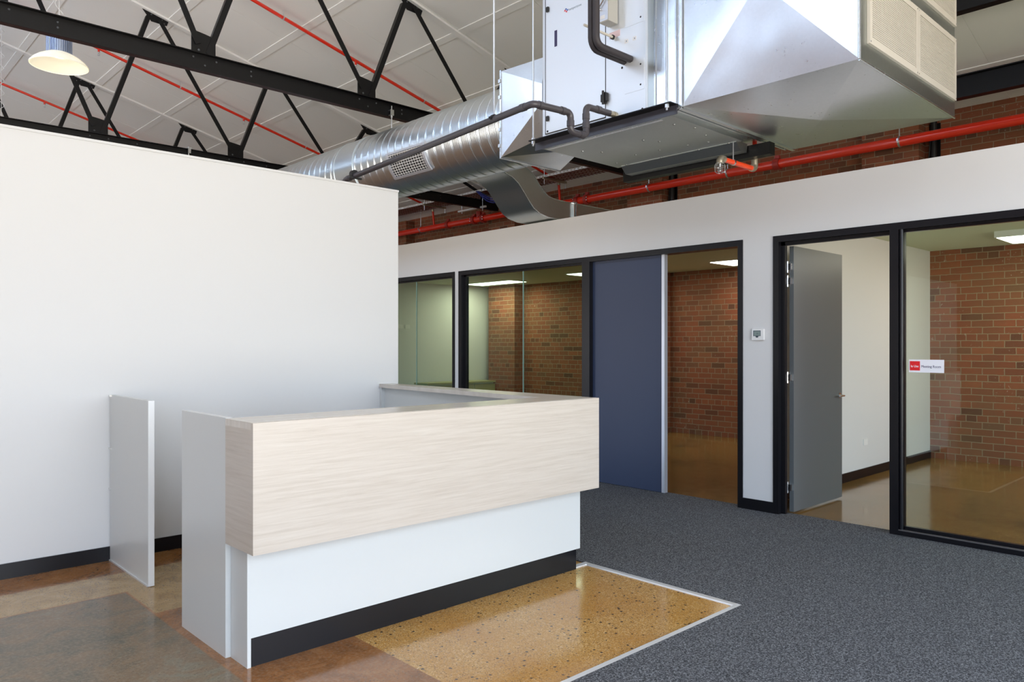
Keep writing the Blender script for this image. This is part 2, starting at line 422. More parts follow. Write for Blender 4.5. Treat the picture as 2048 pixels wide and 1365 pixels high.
# carpet with its cut-out round the desk
cz = .008
cp = B()
cp.faces([(-6.9,SFY+.05,cz),(PX-.013,SFY+.05,cz),(PX-.013,2.33,cz),(PX+.115,2.33,cz),(PX+.115,3.26,cz),(PX-.013,3.26,cz),(PX-.013,3.66,cz),(PX+.115,3.66,cz),(PX+.115,5.45,cz),(PX-.013,5.45,cz),(PX-.013,19.9,cz),(4.005,19.9,cz),(4.005,5.75,cz),(3.935,5.75,cz),(3.935,2.285,cz),(-6.9,2.285,cz)], [tuple(range(16))]); ext = bmesh.ops.extrude_face_region(cp.bm, geom=cp.bm.faces[:]); bmesh.ops.translate(cp.bm, verts=[v for v in ext['geom'] if isinstance(v, bmesh.types.BMVert)], vec=(0,0,-cz+.0005))
tag(cp.build('carpet', M['carpet']), 'charcoal loop-pile carpet running past the desk to the office doors', 'carpet')
# aluminium edge trims
st(B().prism([(3.905,2.285,0),(3.940,2.285,0),(3.940,2.285,cz+.002),(3.912,2.285,cz)], (0,1.165,0)).build('trim_1', M['alu']))
st(B().prism([(-6.89,2.272,0),(-6.89,2.272,cz),(-6.89,2.298,cz+.003),(-6.89,2.300,0)], (10.83,0,0)).build('trim_2', M['alu']))
st(B().prism([(3.80,3.418,0),(3.80,3.418,cz),(3.80,3.450,cz+.004),(3.80,3.450,0)], (.14,0,0)).build('trim_3', M['alu']))

# white wall behind the desk, with its thin capping
wl = st(B().box(-6.9, 4.0, LY, LY+.12, 0, 2.893).build('wall_left', M['plaster']))
bx('capping', M['plaster'], wl, -6.9, 4.004, LY-.006, LY+.126, 2.893, 2.911)
st(B().box(-6.9, 4.0, LY-.012, LY, 0, .098).build('baseboard_left', M['black']))

# partition with office glazing
PT = 2.925
wp = B()
wp.box(PX, PX+.11, SFY, 17, 2.459, PT)             # above the frames
wp.box(PX, PX+.11, 3.313, 3.611, 0, 2.459)         # piece with the thermostat
wp.box(PX, PX+.11, 7.701, 7.784, 0, 2.459)         # narrow pier between the left frames
wp.box(PX, PX+.11, 12.6, 17, 0, 2.459); wp.box(PX, PX+.11, SFY, -2.7, 0, 2.459)
st(wp.build('wall_right', M['plaster']))
st(B().box(PX-.012, PX, 3.313, 3.611, 0, .105).build('baseboard_right', M['black']))

# outer brick wall with piers
wb = st(B().box(WX, WX+.3, SFY, 20, 0, 4.75).build('wall_brick', M['brick']))
for i, (y0, y1) in enumerate(((3.60, 4.33), (7.66, 8.40), (11.30, 12.10), (15.1, 15.9))):
    bx('pier', M['brick'], wb, WX-.25, WX+.01, y0, y1, 0, 4.50)
# inner walls of the offices
mw = st(B().box(PX+.11, WX, 3.545, 3.605, 0, CZ).build('wall_meeting_room', M['plaster']))
st(B().box(PX+.11, WX, 3.533, 3.545, 0, .10).build('baseboard_meeting_room', M['black']))
wo = B().box(PX+.11, WX, 12.38, 12.46, 0, CZ); wo.box(10.2, WX, 12.30, 12.38, 0, CZ)
st(wo.build('wall_office', M['plaster']))
wq = B(); wq.box(PX+.11, WX, -2.7, -2.6, 0, .7); wq.box(PX+.11, WX, -2.7, -2.6, 2.6, CZ); wq.box(9.5, WX, -2.7, -2.6, .7, 2.6); wq.box(PX+.11, 6.8, -2.7, -2.6, .7, 2.6)
st(wq.build('wall_office_right', M['plaster']))
# office ceiling
oc = B().box(PX+.11, WX, -2.7, 3.575, CZ, CZ+.05); oc.box(PX+.11, WX, 3.575, 12.4, CZ, CZ+.05)
st(oc.build('ceiling_office', M['office_ceiling']))
# enclosing hall walls out of the frame
def brick_wall(name, *a): return st(B().box(*a).build(name, M['brick2']))
ws = B(); ws.box(-7.2, -6.9, SFY, -2.0, 0, 7.6); ws.box(-7.2, -6.9, .4, 6.5, 0, 7.6); ws.box(-7.2, -6.9, -2.0, .4, 0, 1.8); ws.box(-7.2, -6.9, -2.0, .4, 2.9, 7.6); ws.box(-7.2, -6.9, 6.5, 16.5, 0, .3); ws.box(-7.2, -6.9, 6.5, 16.5, 3.0, 7.6); ws.box(-7.2, -6.9, 16.5, 20, 0, 7.6)  # two openings cut for the added side daylight
st(ws.build('wall_side', M['brick2']))
st(B().box(-7.2, WX+.3, 20, 20.3, 0, 8).build('wall_far', M['plaster']))
wr = B(); wr.box(-7.2, WX+.3, SFY-.3, SFY, 4.10, 8); wr.box(-7.2, WX+.3, SFY-.3, SFY, 0, .15); wr.box(-7.2, -5.5, SFY-.3, SFY, .15, 4.10); wr.box(9.5, WX+.3, SFY-.3, SFY, .15, 4.10)
wr.box(5.9, 9.5, SFY-.3, SFY, 2.7, 4.10); wr.box(5.6, 6.6, SFY-.3, SFY, .15, 4.1)
st(wr.build('wall_rear', M['plaster']))
wr = None
wf = st(B().box(-5.5, 9.5, SFY-.12, SFY-.06, .15, .22).build('window_1', M['black']))
fr = B()
for i in range(7): x = -5.5+15*i/6; fr.box(x-.035, x+.035, SFY-.14, SFY-.04, .15, 4.10)
fr.box(-5.5, 9.5, SFY-.14, SFY-.04, 2.6, 2.67)
fr.build('window_frame', M['black'], wf)

# sloping roof lining with cover strips and joints, up to the clerestory
def slab(x0, x1, y0, y1, dz0, dz1, f=ceil):
    return [(x0,y0,f(x0)+dz0),(x1,y0,f(x1)+dz0),(x1,y1,f(x1)+dz0),(x0,y1,f(x0)+dz0),(x0,y0,f(x0)+dz1),(x1,y0,f(x1)+dz1),(x1,y1,f(x1)+dz1),(x0,y1,f(x0)+dz1)]
# the lining is laid as sheets with a narrow joint between them
cl = B(); ys = [SFY] + [7.9+1.316*k for k in range(-9, 10)] + [20]
cl.hexa(slab(-1.0, WX+.3, SFY, 20, .006, .12))
for a, b in zip(ys, ys[1:]): cl.hexa(slab(-1.0, WX, a+.003, b-.003, 0, .008))
clo = st(cl.build('ceiling', M['ceiling']))
k = 0
for xs in [2.865+1.2155*j for j in range(-3, 7)]:
    xa, xb = xs-.052, xs+.052
    B().hexa(slab(xa, xb, SFY, 20, -.010, .002)).build('cover_strip', M['ceiling'], clo)
f2 = lambda x: 5.05+.2606*(-1.0-x)
st(B().hexa(slab(-7.2, -1.0, SFY-.3, 20.3, 0, .12, f2)).build('ceiling_next_bay', M['ceiling']))
ck = B(); ck.box(-1.06, -.98, SFY, 20, 4.95, CLZ0); ck.box(-1.06, -.98, SFY, 20, CLZ1, 7.75); ck.box(-1.06, -.98, SFY, CLY0, CLZ0, CLZ1); ck.box(-1.06, -.98, CLY1, 20, CLZ0, CLZ1)
ck = st(ck.build('window_2', M['plaster']))
fr = B()
for i in range(17): y = CLY0+(CLY1-CLY0)*i/16; q_ = .5 if i % 3 == 1 else .03; fr.box(-1.05, -.99, y-q_, y+q_, CLZ0, CLZ1)  # every third bar is a wide pier, added to darken bands in the metal's reflections
fr.build('window_frame', M['black'], ck)
fr = B()
for i in range(1, 8): y = 6.5+10*i/8; fr.box(-7.05, -6.98, y-.03, y+.03, .3, 3.0)
for y in (-.8,): fr.box(-7.05, -6.98, y-.03, y+.03, 1.8, 2.9)
st(fr.build('added_side_window', M['black']))  # frames of the unseen side windows, added for the daylight they let in

# ------------------------------------------------------------------ glazing frames of the partition
FD0, FD1 = PX-.012, PX+.115      # frame depth
FT = 2.459
gx = PX+.055
def frame(name, y0, y1, posts, bottoms, m=M['black']):
    f = B(); f.box(FD0, FD1, y0, y1, FT-.055, FT)
    for a, b in posts: f.box(FD0, FD1, a, b, 0, FT-.055)
    for a, b in bottoms: f.box(FD0, FD1, a, b, 0, .05)
    o = st(f.build(name, m)); 
    return o
w4 = frame('window_4', 7.784, 12.6, [(7.784, 7.83), (12.55, 12.6)], [(7.83, 12.55)])
beads = B(); beads.box(gx-.02, gx+.02, 7.83, 7.85, .05, FT-.055); beads.box(gx-.02, gx+.02, 7.83, 12.55, FT-.075, FT-.055)
beads.build('glazing_bead', M['black'], w4)
for a, b in ((7.832, 8.704), (8.709, 9.95), (9.955, 11.25), (11.255, 12.549)):
    bx('glass_pane', M['glass_g'], w4, gx-.005, gx+.005, a, b, .051, FT-.056)
for y in (8.7065, 9.9525): bx('glass_joint', M['glass_edge'], w4, gx-.007, gx+.007, y-.0045, y+.0045, .051, FT-.056)
w5 = frame('window_5', 5.45, 7.701, [(7.64, 7.701), (5.45, 5.559)], [(5.559, 7.64)])
beads = B(); beads.box(gx-.02, gx+.02, 7.60, 7.64, .05, FT-.055); beads.box(gx-.02, gx+.02, 5.559, 7.64, FT-.075, FT-.055)
beads.build('glazing_bead', M['black'], w5)
bx('glass_pane', M['glass_g'], w5, gx-.005, gx+.005, 6.554, 7.639, .051, FT-.056)
bx('glass_pane', M['glass_g'], w5, gx-.005, gx+.005, 5.560, 6.548, .051, FT-.056)
bx('glass_joint', M['glass_edge'], w5, gx-.007, gx+.007, 6.547, 6.555, .051, FT-.056)
# sliding door opening
d1 = frame('door_1', 3.611, 5.45, [(3.611, 3.66)], [])
tag(B().box(PX+.045, PX+.085, 4.535, 5.49, .012, FT-.05).build('door_leaf', M['blue_door'], d1), 'slate blue sliding door leaf')
tag(B().box(PX+.035, PX+.088, 4.500, 4.535, .012, FT-.05).build('edge_strip', M['alu_edge'], d1), 'pale aluminium edge strip')
# meeting room door opening and side light
d2 = frame('door_2', 2.329, 3.313, [(3.262, 3.313)], [])
st_ = B(); st_.box(PX+.04, PX+.075, 3.225, 3.262, 0, FT-.055); st_.box(PX+.04, PX+.075, 2.33, 3.262, FT-.085, FT-.055)
st_.build('door_stop', M['black'], d2)
w6 = frame('window_6', -2.7, 2.329, [(2.262, 2.329), (-2.7, -2.6)], [(-2.6, 2.262)])
beads = B(); beads.tube([(FD0+.02, 2.247, .05), (FD0+.02, 2.247, FT-.055)], .016, 12)
beads.box(gx-.02, gx+.02, -2.6, 2.262, .05, .075); beads.box(gx-.02, gx+.02, -2.6, 2.262, FT-.075, FT-.055); beads.box(gx-.02, gx+.02, 2.235, 2.262, .05, FT-.055)
beads.build('glazing_bead', M['black'], w6, smooth=True)
tag(B().box(FD0-.003, FD0+.02, -2.6, 2.262, .045, .053).build('sill_strip', mat('dark_sill_metal', (.09, .085, .085), .3), w6), 'thin dark metal sill strip')
bx('glass_pane', M['glass'], w6, gx-.005, gx+.005, .12, 2.236, .076, FT-.076)
bx('glass_pane', M['glass'], w6, gx-.005, gx+.005, -2.6, .11, .076, FT-.076)
# open grey leaf, hinged on the left jamb and swung into the room
LX0, LX1, LYa, LYb = PX+.125, PX+1.115, 3.188, 3.228
leaf = bx('door_leaf', M['grey_door'], d2, LX0, LX1, LYa, LYb, .02, FT-.085); leaf['label'] = 'grey painted door leaf standing open'
for z in (2.19, 2.065, 1.21, .235):
    h = B(); h.box(LX0-.022, LX0+.002, LYb-.03, LYb+.012, z-.028, z+.028)
    h.tube([(LX0-.018, LYb+.010, z-.05), (LX0-.018, LYb+.010, z+.05)], .009, 10); h.box(LX0-.045, LX0-.012, LYb+.008, LYb+.028, z-.05, z-.03); h.box(LX0-.045, LX0-.012, LYb+.008, LYb+.028, z+.03, z+.05)
    h.build('hinge', M['chrome'], d2, smooth=True)
h = B(); hx = LX1-.065; hz = 1.01
for sy, ya in ((-1, LYa), (1, LYb)):
    h.tube([(hx, ya, hz), (hx, ya+sy*.010, hz)], .027, 20)
    h.tube(path([(hx, ya, hz), (hx, ya+sy*.055, hz), (hx-.11, ya+sy*.055, hz)], .015), .009, 12)
h.build('door_handle', M['chrome'], d2, smooth=True)

# ------------------------------------------------------------------ reception desk
DT = 1.15
desk = thing('reception_desk', 'L-shaped white and pale oak reception desk standing in front of the white wall', 'desk', (2.6, 3.8, 0))
bx('front_fascia', M['wood'], desk, 1.481, 3.855, 3.26, 3.285, .556, DT-.0008)
f = B(); f.prism([(1.481,3.285,.556),(3.855,3.285,.556),(3.855,3.56,.556),(1.481,3.56,.556)], (0,0,.02)); f.box(1.481, 1.503, 3.285, 3.56, .576, DT-.032)
f.box(3.83, 3.855, 3.285, 3.56, .576, DT-.032)
f.build('fascia_return', M['wood'], desk)
bx('counter_top', M['wood_x'], desk, 1.481, 3.60, 3.285, 3.56, DT-.032, DT)
B().prism([(3.60,3.285,DT-.032),(3.855,3.285,DT-.032),(3.93,LY-.001,DT-.032),(3.795,LY-.001,DT-.032),(3.60,3.56,DT-.032)], (0,0,.032)).build('counter_return', M['wood_y'], desk)
bx('base_front', M['white_lam'], desk, 1.535, 3.825, 3.40, 3.425, .135, DT-.034)
bx('kickboard', M['black'], desk, 1.535, 3.79, 3.404, 3.424, 0, .135)
bx('side_panel', M['white_lam'], desk, 1.516, 1.534, 3.398, 3.58, 0, .556)
e_ = bx('end_panel', M['white_lam'], desk, 1.492, 1.53, 3.585, 4.15, 0, DT)
bx('base_end', M['white_lam'], desk, 3.80, 3.825, 3.425, 3.6, .135, DT-.034)
bx('kickboard', M['black'], desk, 3.77, 3.79, 3.424, 5.7, 0, .135)
f = B(); f.prism([(3.70,3.60,0),(3.725,3.60,0),(3.86,LY-.002,0),(3.835,LY-.002,0)], (0,0,DT-.034))
f.build('inner_panel', M['white_lam'], desk)
f = B(); f.prism([(3.80,3.60,.135),(3.825,3.60,.135),(3.90,LY-.002,.135),(3.875,LY-.002,.135)], (0,0,DT-.034-.135)); f.build('outer_panel', M['white_lam'], desk)
bx('wall_support', M['white_lam'], desk, 3.80, 3.86, LY-.03, LY-.002, 0, DT-.034)
f = B(); f.box(1.53, 3.70, 3.96, 3.985, .12, .70); f.build('modesty_panel', M['white_lam'], desk)
bx('work_top', M['white_lam'], desk, 1.53, 3.70, 3.425, 4.15, .70, .73)
bx('work_top_return', M['white_lam'], desk, 3.1, 3.72, 4.15, 5.70, .70, .73)
# low return screen fixed to the wall behind
scr = thing('side_screen', 'freestanding white panel fixed end-on to the wall left of the desk', 'panel', (1.59, 5.36, 0))
bx('panel_board', M['white_lam'], scr, 1.583, 1.613, 4.962, LY-.012, .004, 1.152)
bx('edge_band', M['plastic_white'], scr, 1.580, 1.616, 4.958, 4.962, .004, 1.152)
for z in (1.145, .78, .50): bx('bracket', M['chrome'], scr, 1.576, 1.583, LY-.03, LY-.001, z-.006, z+.006)
bx('floor_channel', M['alu'], scr, 1.576, 1.620, 4.97, LY-.013, 0, .010)

# ------------------------------------------------------------------ roof trusses
TB = [-2.45, -.60, 1.25, 3.10, 5.08, 6.85, 8.66, 10.35]
TT = [-1.6, .08, 1.95, 3.78, 5.65, 7.47, 9.30]
def angle_bar(b, p0, p1, w_=.062, t=.007, dy=1):
    """L-section between two points of a truss plane; one leg in the plane, one standing out in Y"""
    p0, p1 = Vector(p0), Vector(p1); d = (p1-p0).normalized(); n = Vector((0,1,0)); s_ = d.cross(n).normalized()
    h_ = w_/2; prof = [(-h_,0),(h_,0),(h_,w_*dy),(h_-t,w_*dy),(h_-t,t),(-h_,t)]
    b.prism([p0+s_*u_+n*v_ for u_, v_ in prof], p1-p0)
def truss(Y, zc, label, top_drop=.10):
    t = thing('roof_truss', label, 'roof truss', (4, Y, zc), 'black steel roof trusses')
    x0, x1 = -.9, WX-.26
    c = B(); c.prism([(x0,Y,zc),(x0,Y+.008,zc),(x0,Y+.008,zc+.17),(x0,Y-.05,zc+.17),(x0,Y-.05,zc+.162),(x0,Y,zc+.162)], (x1-x0,0,0))
    c.build('bottom_chord', M['steel_black'], t)
    c = B(); c.box(x0, x1, Y+.008, Y+.085, zc, zc+.008)
    tag(c.build('bottom_flange', M['steel_black'] if Y > 99 else M['steel_flange'], t), 'dark red-brown underside flange')
    c = B(); c.hexa(slab(x0, x1, Y-.04, Y+.05, -.035, -.004)); c.build('top_chord', M['ceiling'], t)
    zb = zc+.17
    tops = [(x, ceil(x)-top_drop) for x in TT if x > x0]
    bots = [(x, zb) for x in TB if x > x0]
    for x, z in bots:
        g_ = B().prism([(x-.135, Y+.010, z-.10), (x+.115, Y+.010, z-.10), (x+.115, Y+.010, z+.20), (x+.01, Y+.010, z+.22), (x-.135, Y+.010, z+.24)], (0, .010, 0)).build('gusset_plate', M['steel_black'], t)
        if not 1.0 < x < 9.5 or Y > 12: continue
        q = B()
        for dx, dz in ((-.105, .18), (-.085, .11), (-.06, .04), (.085, .15), (.075, .08), (.06, .02)): q.dome((x+dx, Y+.009, z+dz), (0,-1,0), .014)
        q.build('bolt', M['bolt'], g_)
        q = B()
        for dx, dz in ((-.12, -.045), (.0, -.11), (.12, -.045), (.5, -.05), (.5, -.10)): q.dome((x+dx, Y-.001, z+dz), (0,-1,0), .011)
        q.build('bolt', M['bolt'], t)
    for x, z in tops:
        zt = ceil(x)
        g_ = B().prism([(x-.13, Y+.010, ceil(x-.13)-.01), (x+.27, Y+.010, ceil(x+.27)-.01), (x+.24, Y+.010, ceil(x)-.17), (x+.02, Y+.010, ceil(x)-.16)], (0, .010, 0)).build('gusset_plate', M['steel_black'], t)
        q = B()
        for dx, dz in ((.02, -.06), (.17, -.10), (.20, -.15)): q.dome((x+dx, Y+.009, zt+dz), (0,-1,0), .013)
        q.build('bolt', M['bolt'], g_)
    for xb, z in bots:
        for xt, z2 in tops:
            if 0 < xt-xb < 1.0:
                m = B(); angle_bar(m, (xb+.04, Y+.002, z+.02), (xt-.02, Y+.002, z2), .062); m.build('web_member', M['steel_black'], t)
            if 0 < xb-xt < 1.6:
                m = B(); angle_bar(m, (xt+.12, Y-.006, z2), (xb-.07, Y-.006, z+.10), .062, dy=-1 if False else 1); m.build('web_member', M['steel_black'], t)
    return t
M['steel_flange'] = mat('dark_brown_flange', (.035, .010, .009), .5)  # one even dark red-brown along the whole flange
M['bolt'] = mat('dull_bolt', (.10, .11, .12), .4, .6)
truss(7.97, 4.355, 'nearest black steel roof truss, its bottom chord crossing above the white wall')
truss(11.78, 4.30, 'second black steel roof truss, its bottom chord showing just over the white wall top')
truss(15.60, 4.26, 'farthest black steel roof truss, only its upper webs showing beyond the white wall')
for (xa, za, lb) in ((9.98, 4.41, 'lower dark steel beam under the ceiling right of the air intake grille'), (8.72, 4.93, 'upper dark steel beam at the top edge right of the air intake grille')):
    b = thing('steel_beam', lb, 'steel beam', (xa, 1, za))
    w_ = B(); w_.box(xa, xa+.010, -2.7, 4.05, za, za+.245); w_.build('web', M['steel_blue'] if 'steel_blue' in M else M['steel_black'], b)
    w_ = B(); w_.box(xa-.055, xa+.065, -2.7, 4.05, za-.012, za); w_.box(xa-.055, xa+.065, -2.7, 4.05, za+.245, za+.257); w_.build('flange', M['steel_black'], b)

# black downpipes beside the brick piers
for y, lb in ((7.60, 'black downpipe beside the middle brick pier above the partition'), (3.50, 'black pipe and cables beside the right-hand brick pier above the partition')):
    b = thing('downpipe', lb, 'pipe', (WX-.08, y, 2.8))
    bx('back_plate', M['steel_black'], b, WX-.012, WX-.001, y-.085, y+.05, 2.78, 4.42)
    B().tube([(WX-.06, y-.02, 2.78), (WX-.06, y-.02, 4.46)], .04, 14).build('pipe', M['rubber'], b, smooth=True)
    B().tube([(WX-.075, y+.035, 2.78), (WX-.10, y+.03, 3.9), (WX-.07, y+.0, 4.46)], .008, 8).build('cable', M['rubber'], b, smooth=True)

# ------------------------------------------------------------------ spiral duct
DX, DZ, DR = 5.145, 3.635, .392
duct = thing('spiral_duct', 'large galvanised spiral duct running away from the air handler over the white wall', 'duct', (DX, 8, DZ))
def spiral(y0, y1, name, pitch=.137, plain=False):
    n = 96; per = 24; cnt = int((y1-y0)/pitch*per); bm = bmesh.new(); rings = []
    for i in range(cnt+1):
        y = y0+(y1-y0)*i/cnt; ring = []
        for j in range(n):
            a = 2*PI*j/n; ph = ((y-pitch*j/n)/pitch) % 1.0
            r = DR
            if not plain:
                d = min(ph, 1-ph); r += .0035*max(0, 1-(d/.13)**2) - .0085*max(0, 1-(d/.05)**2)
                for q in (.27, .42, .57, .72): r += .0009*math.exp(-((ph-q)/.05)**2)
            ring.append(bm.verts.new((DX+r*math.cos(a), y, DZ+r*math.sin(a))))
        rings.append(ring)
    for a, b in zip(rings, rings[1:]):
        for j in range(n): bm.faces.new((a[j], a[(j+1)%n], b[(j+1)%n], b[j]))
    me = bpy.data.meshes.new(name); bmesh.ops.recalc_face_normals(bm, faces=bm.faces); bm.to_mesh(me); bm.free(); me.materials.append(M['galv_duct'])
    for f_ in me.polygons: f_.use_smooth = True
    return link(name, me, duct)
spiral(5.21, 7.80, 'duct_length'); spiral(8.22, 12.9, 'duct_length')
cf = B(); n = 96
for a0, a1, r in ((7.79, 8.23, DR+.004),):
    cf.tube([(DX, a0, DZ), (DX, a1, DZ)], r, 96)
for y in (7.80, 8.22): cf.tube([(DX, y-.008, DZ), (DX, y+.008, DZ)], DR+.010, 96)
cf.build('plain_coupling', M['galv_coupling'] if 'galv_coupling' in M else M['galv_duct'], duct, smooth=True)
# air grille on the duct side
gr = thing('supply_grille', 'rectangular slatted supply grille set in the side of the spiral duct', 'grille', (DX-DR, 6.7, DZ-.16))
def on_duct(s, y, off): a = math.radians(s); return Vector((DX+(DR+off)*math.cos(a), y, DZ+(DR+off)*math.sin(a)))
A0, A1, GY0, GY1 = 187, 222, 6.42, 7.04
def dpatch(b, a0, a1, y0, y1, o0, o1):
    seg = 5
    for k_ in range(seg):
        q0 = a0+(a1-a0)*k_/seg; q1 = a0+(a1-a0)*(k_+1)/seg
        b.hexa([on_duct(q0,y0,o0), on_duct(q1,y0,o0), on_duct(q1,y1,o0), on_duct(q0,y1,o0), on_duct(q0,y0,o1), on_duct(q1,y0,o1), on_duct(q1,y1,o1), on_duct(q0,y1,o1)])
fr = B()
dpatch(fr, A0-3, A0, GY0-.03, GY1+.03, .002, .022); dpatch(fr, A1, A1+4, GY0-.03, GY1+.03, .002, .022)
dpatch(fr, A0, A1, GY0-.03, GY0+.012, .002, .022); dpatch(fr, A0, A1, GY1-.012, GY1+.03, .002, .022)
fr.build('grille_frame', M['duct_frame'] if 'duct_frame' in M else M['alu_edge'], gr)
bk = B(); dpatch(bk, A0, A1, GY0, GY1, .0085, .010); bk.build('grille_core', M['rubber'], gr)
sl = B()
for i in range(9):
    a = A0+(A1-A0)*(i+.5)/9; sl.hexa([on_duct(a-.7,GY0,.010), on_duct(a+.4,GY0,.010), on_duct(a+.4,GY1,.010), on_duct(a-.7,GY1,.010), on_duct(a-1.0,GY0,.020), on_duct(a-.3,GY0,.020), on_duct(a-.3,GY1,.020), on_duct(a-1.0,GY1,.020)])
for i in range(1, 14):
    y = GY0+(GY1-GY0)*i/14; dpatch(sl, A0, A1, y-.0022, y+.0022, .010, .014)
sl.build('slat', M['plastic_white'], gr)
# hanger of the duct
hg = thing('duct_hanger', 'zinc threaded rod with beam clamp holding the spiral duct from the nearest truss', 'hanger', (5.40, 7.955, 4.3))
B().tube([(5.40, 7.93, 3.93), (5.40, 7.93, 4.48)], .007, 8).build('threaded_rod', M['zinc'], hg, smooth=True)
f = B(); f.box(5.375, 5.425, 7.915, 7.966, 4.36, 4.37); f.box(5.375, 5.425, 7.915, 7.925, 4.37, 4.42); f.box(5.375, 5.425, 7.915, 7.968, 4.42, 4.43); f.tube([(5.40,7.93,4.335),(5.40,7.93,4.352)], .014, 6)
f.build('beam_clamp', M['zinc'], hg)
hg = thing('duct_hanger', 'small zinc clamp and rod on the truss chord just above the white wall top', 'hanger', (4.3, 11.77, 4.3))
B().tube([(4.32, 11.74, 3.6), (4.32, 11.74, 4.50)], .009, 8).build('threaded_rod', M['zinc'], hg, smooth=True)
f = B(); f.box(4.29, 4.35, 11.70, 11.775, 4.47, 4.482); f.box(4.30, 4.34, 11.70, 11.72, 4.40, 4.47); f.build('beam_clamp', M['zinc'], hg)

# ------------------------------------------------------------------ air handling unit
AX, AXF, AY0, AY1, AZ0, AZ1 = 4.82, 6.08, 3.585, 4.725, 3.275, 4.72
ahu = thing('air_handling_unit', 'bright silver boxy air handling unit with latched access doors hung under the roof', 'air handler', (5.4, 4.1, 3.3))
bx('casing', M['casing'], ahu, AX, AXF, AY0, AY1, AZ0+.012, AZ1)
tag(bx('base_pan', M['galv_dull'], ahu, AX+.02, 5.90, AY0-.20, AY1+.02, AZ0-.03, AZ0+.01), 'dull galvanised base pan')
# doors on the near face
def door(y0, y1, z0, z1, th=.006): return bx('access_door', M['casing'], ahu, AX-th, AX-.0005, y0, y1, z0, z1, bevel=.002)
door(4.004, 4.684, 3.365, AZ1); door(AY0+.012, 3.998, 3.325, AZ1)
bx('door_gap', M['rubber'], ahu, AX-.0075, AX-.0002, 3.9975, 4.0045, 3.362, AZ1)
bx('door_gap', M['rubber'], ahu, AX-.0075, AX-.0002, 4.684, 4.689, 3.362, AZ1)
bx('door_gap', M['rubber'], ahu, AX-.0075, AX-.0002, 4.0, 4.689, 3.357, 3.364)
for z in (4.45, 3.49): B().box(AX-.022, AX-.006, 4.640, 4.668, z-.022, z+.022).build('latch', M['rubber'], ahu, bevel=.004)
bx('handle_slot', M['ink'], ahu, AX-.008, AX-.005, 4.545, 4.575, 4.10, 4.24)
b = B(); b.box(AX-.03, AX-.005, 3.985, 4.015, 3.47, 3.56); b.box(AX-.035, AX-.008, 4.018, 4.030, 3.485, 3.545); b.box(AX-.035, AX-.008, 3.968, 3.981, 3.485, 3.55); b.tube([(AX-.04, 4.0, 3.46), (AX-.04, 4.0, 3.57)], .010, 8)
b.build('hinge', M['rubber'], ahu)
b = bx('access_plate', M['casing'], ahu, AX-.0095, AX-.006, 3.61, 3.80, 3.50, 3.74); b['label'] = 'screwed square cover plate'
b = bx('access_plate', M['casing'], ahu, AX-.0095, AX-.006, 3.61, 3.80, 4.03, 4.40)
b = B()
for y, z in ((3.645, 3.54), (3.645, 3.70), (3.83, 3.72), (3.645, 4.07), (3.63, 3.345), (3.90, 3.345), (4.66, 3.38)): b.dome((AX-.0065, y, z), (-1,0,0), .010)
b.build('screw', M['rubber'], ahu)
for y in (3.785, 3.705):
    lb_ = bx('sticker', M['paper'], ahu, AX-.0075, AX-.006, y-.018, y+.018, 3.905, 3.935)
    bx('sticker_print', M['ink_grey'], lb_, AX-.0080, AX-.0074, y-.004, y+.004, 3.915, 3.925)
bx('sticker', M['pink_paper'], ahu, AX-.0075, AX-.006, 3.85, 3.96, 3.985, 4.035)
# maker's lettering on the door
M['ink_pale'] = mat('faded_grey_ink', (.33, .38, .44), .5)
text('lettering', 'temperzone', (AX-.0067, 4.408, 4.362), .031, M['ink_pale'], ahu, .95)
def wave(b, y0, z0):
    b.tube([(AX-.0067, y0-.0055*i, z0+.012*math.sin(i*PI/3)) for i in range(0, 7)], .0035, 6)
lg = B(); wave(lg, 4.458, 4.370); lg.build('emblem', M['sign_red'], ahu)
lg = B(); wave(lg, 4.448, 4.380); lg.build('emblem', M['ink_blue'], ahu)
# ribbed end section and flexible joint towards the plenum
e_ = B(); e_.box(AX+.004, AXF, AY0-.055, AY0, AZ0, AZ1); e_.build('end_post', M['galv_dull'], ahu)
e_ = B(); e_.box(AX+.012, AXF, 3.309, AY0-.055, AZ0, AZ1)
for y in (.062, .070, .165, .175, .25, .258): e_.box(AX+.002, AX+.012, AY0-y-.003, AY0-y+.003, AZ0, AZ1)
e_.build('joint_section', M['galv'], ahu)
# strip flanges with rivets underneath
b = B()
rr = random.Random(3)
for y, x in [(4.55,5.15),(4.45,5.3),(4.62,5.72),(4.30,5.60),(4.05,5.62),(3.78,5.66),(3.60,5.70),(4.6,5.84),(4.2,5.85),(3.8,5.86),(3.5,5.86),(3.95,5.25),(3.88,5.38),(3.5,5.05),(3.44,5.25),(3.50,5.50)]:
    b.dome((x, y, AZ0-.031), (0,0,-1), .011, .9)
b.build('rivet', mat('dull_rivet', (.42, .44, .44), .35, 1.), ahu)
ch = B(); ch.prism([(5.86,AY0-.16,AZ0-.02),(5.86,AY0-.16,AZ0-.035),(5.93,AY0-.16,AZ0-.10),(6.03,AY0-.16,AZ0-.10),(6.045,AY0-.16,AZ0-.02)], (0, 1.25, 0)); tag(ch.build('drain_channel', M['galv_dull'], ahu), 'folded galvanised drain channel along the far edge')
bx('seam_strip', M['galv'], ahu, AX+.03, AX+.07, AY0-.10, AY1-.02, AZ0-.036, AZ0-.03)
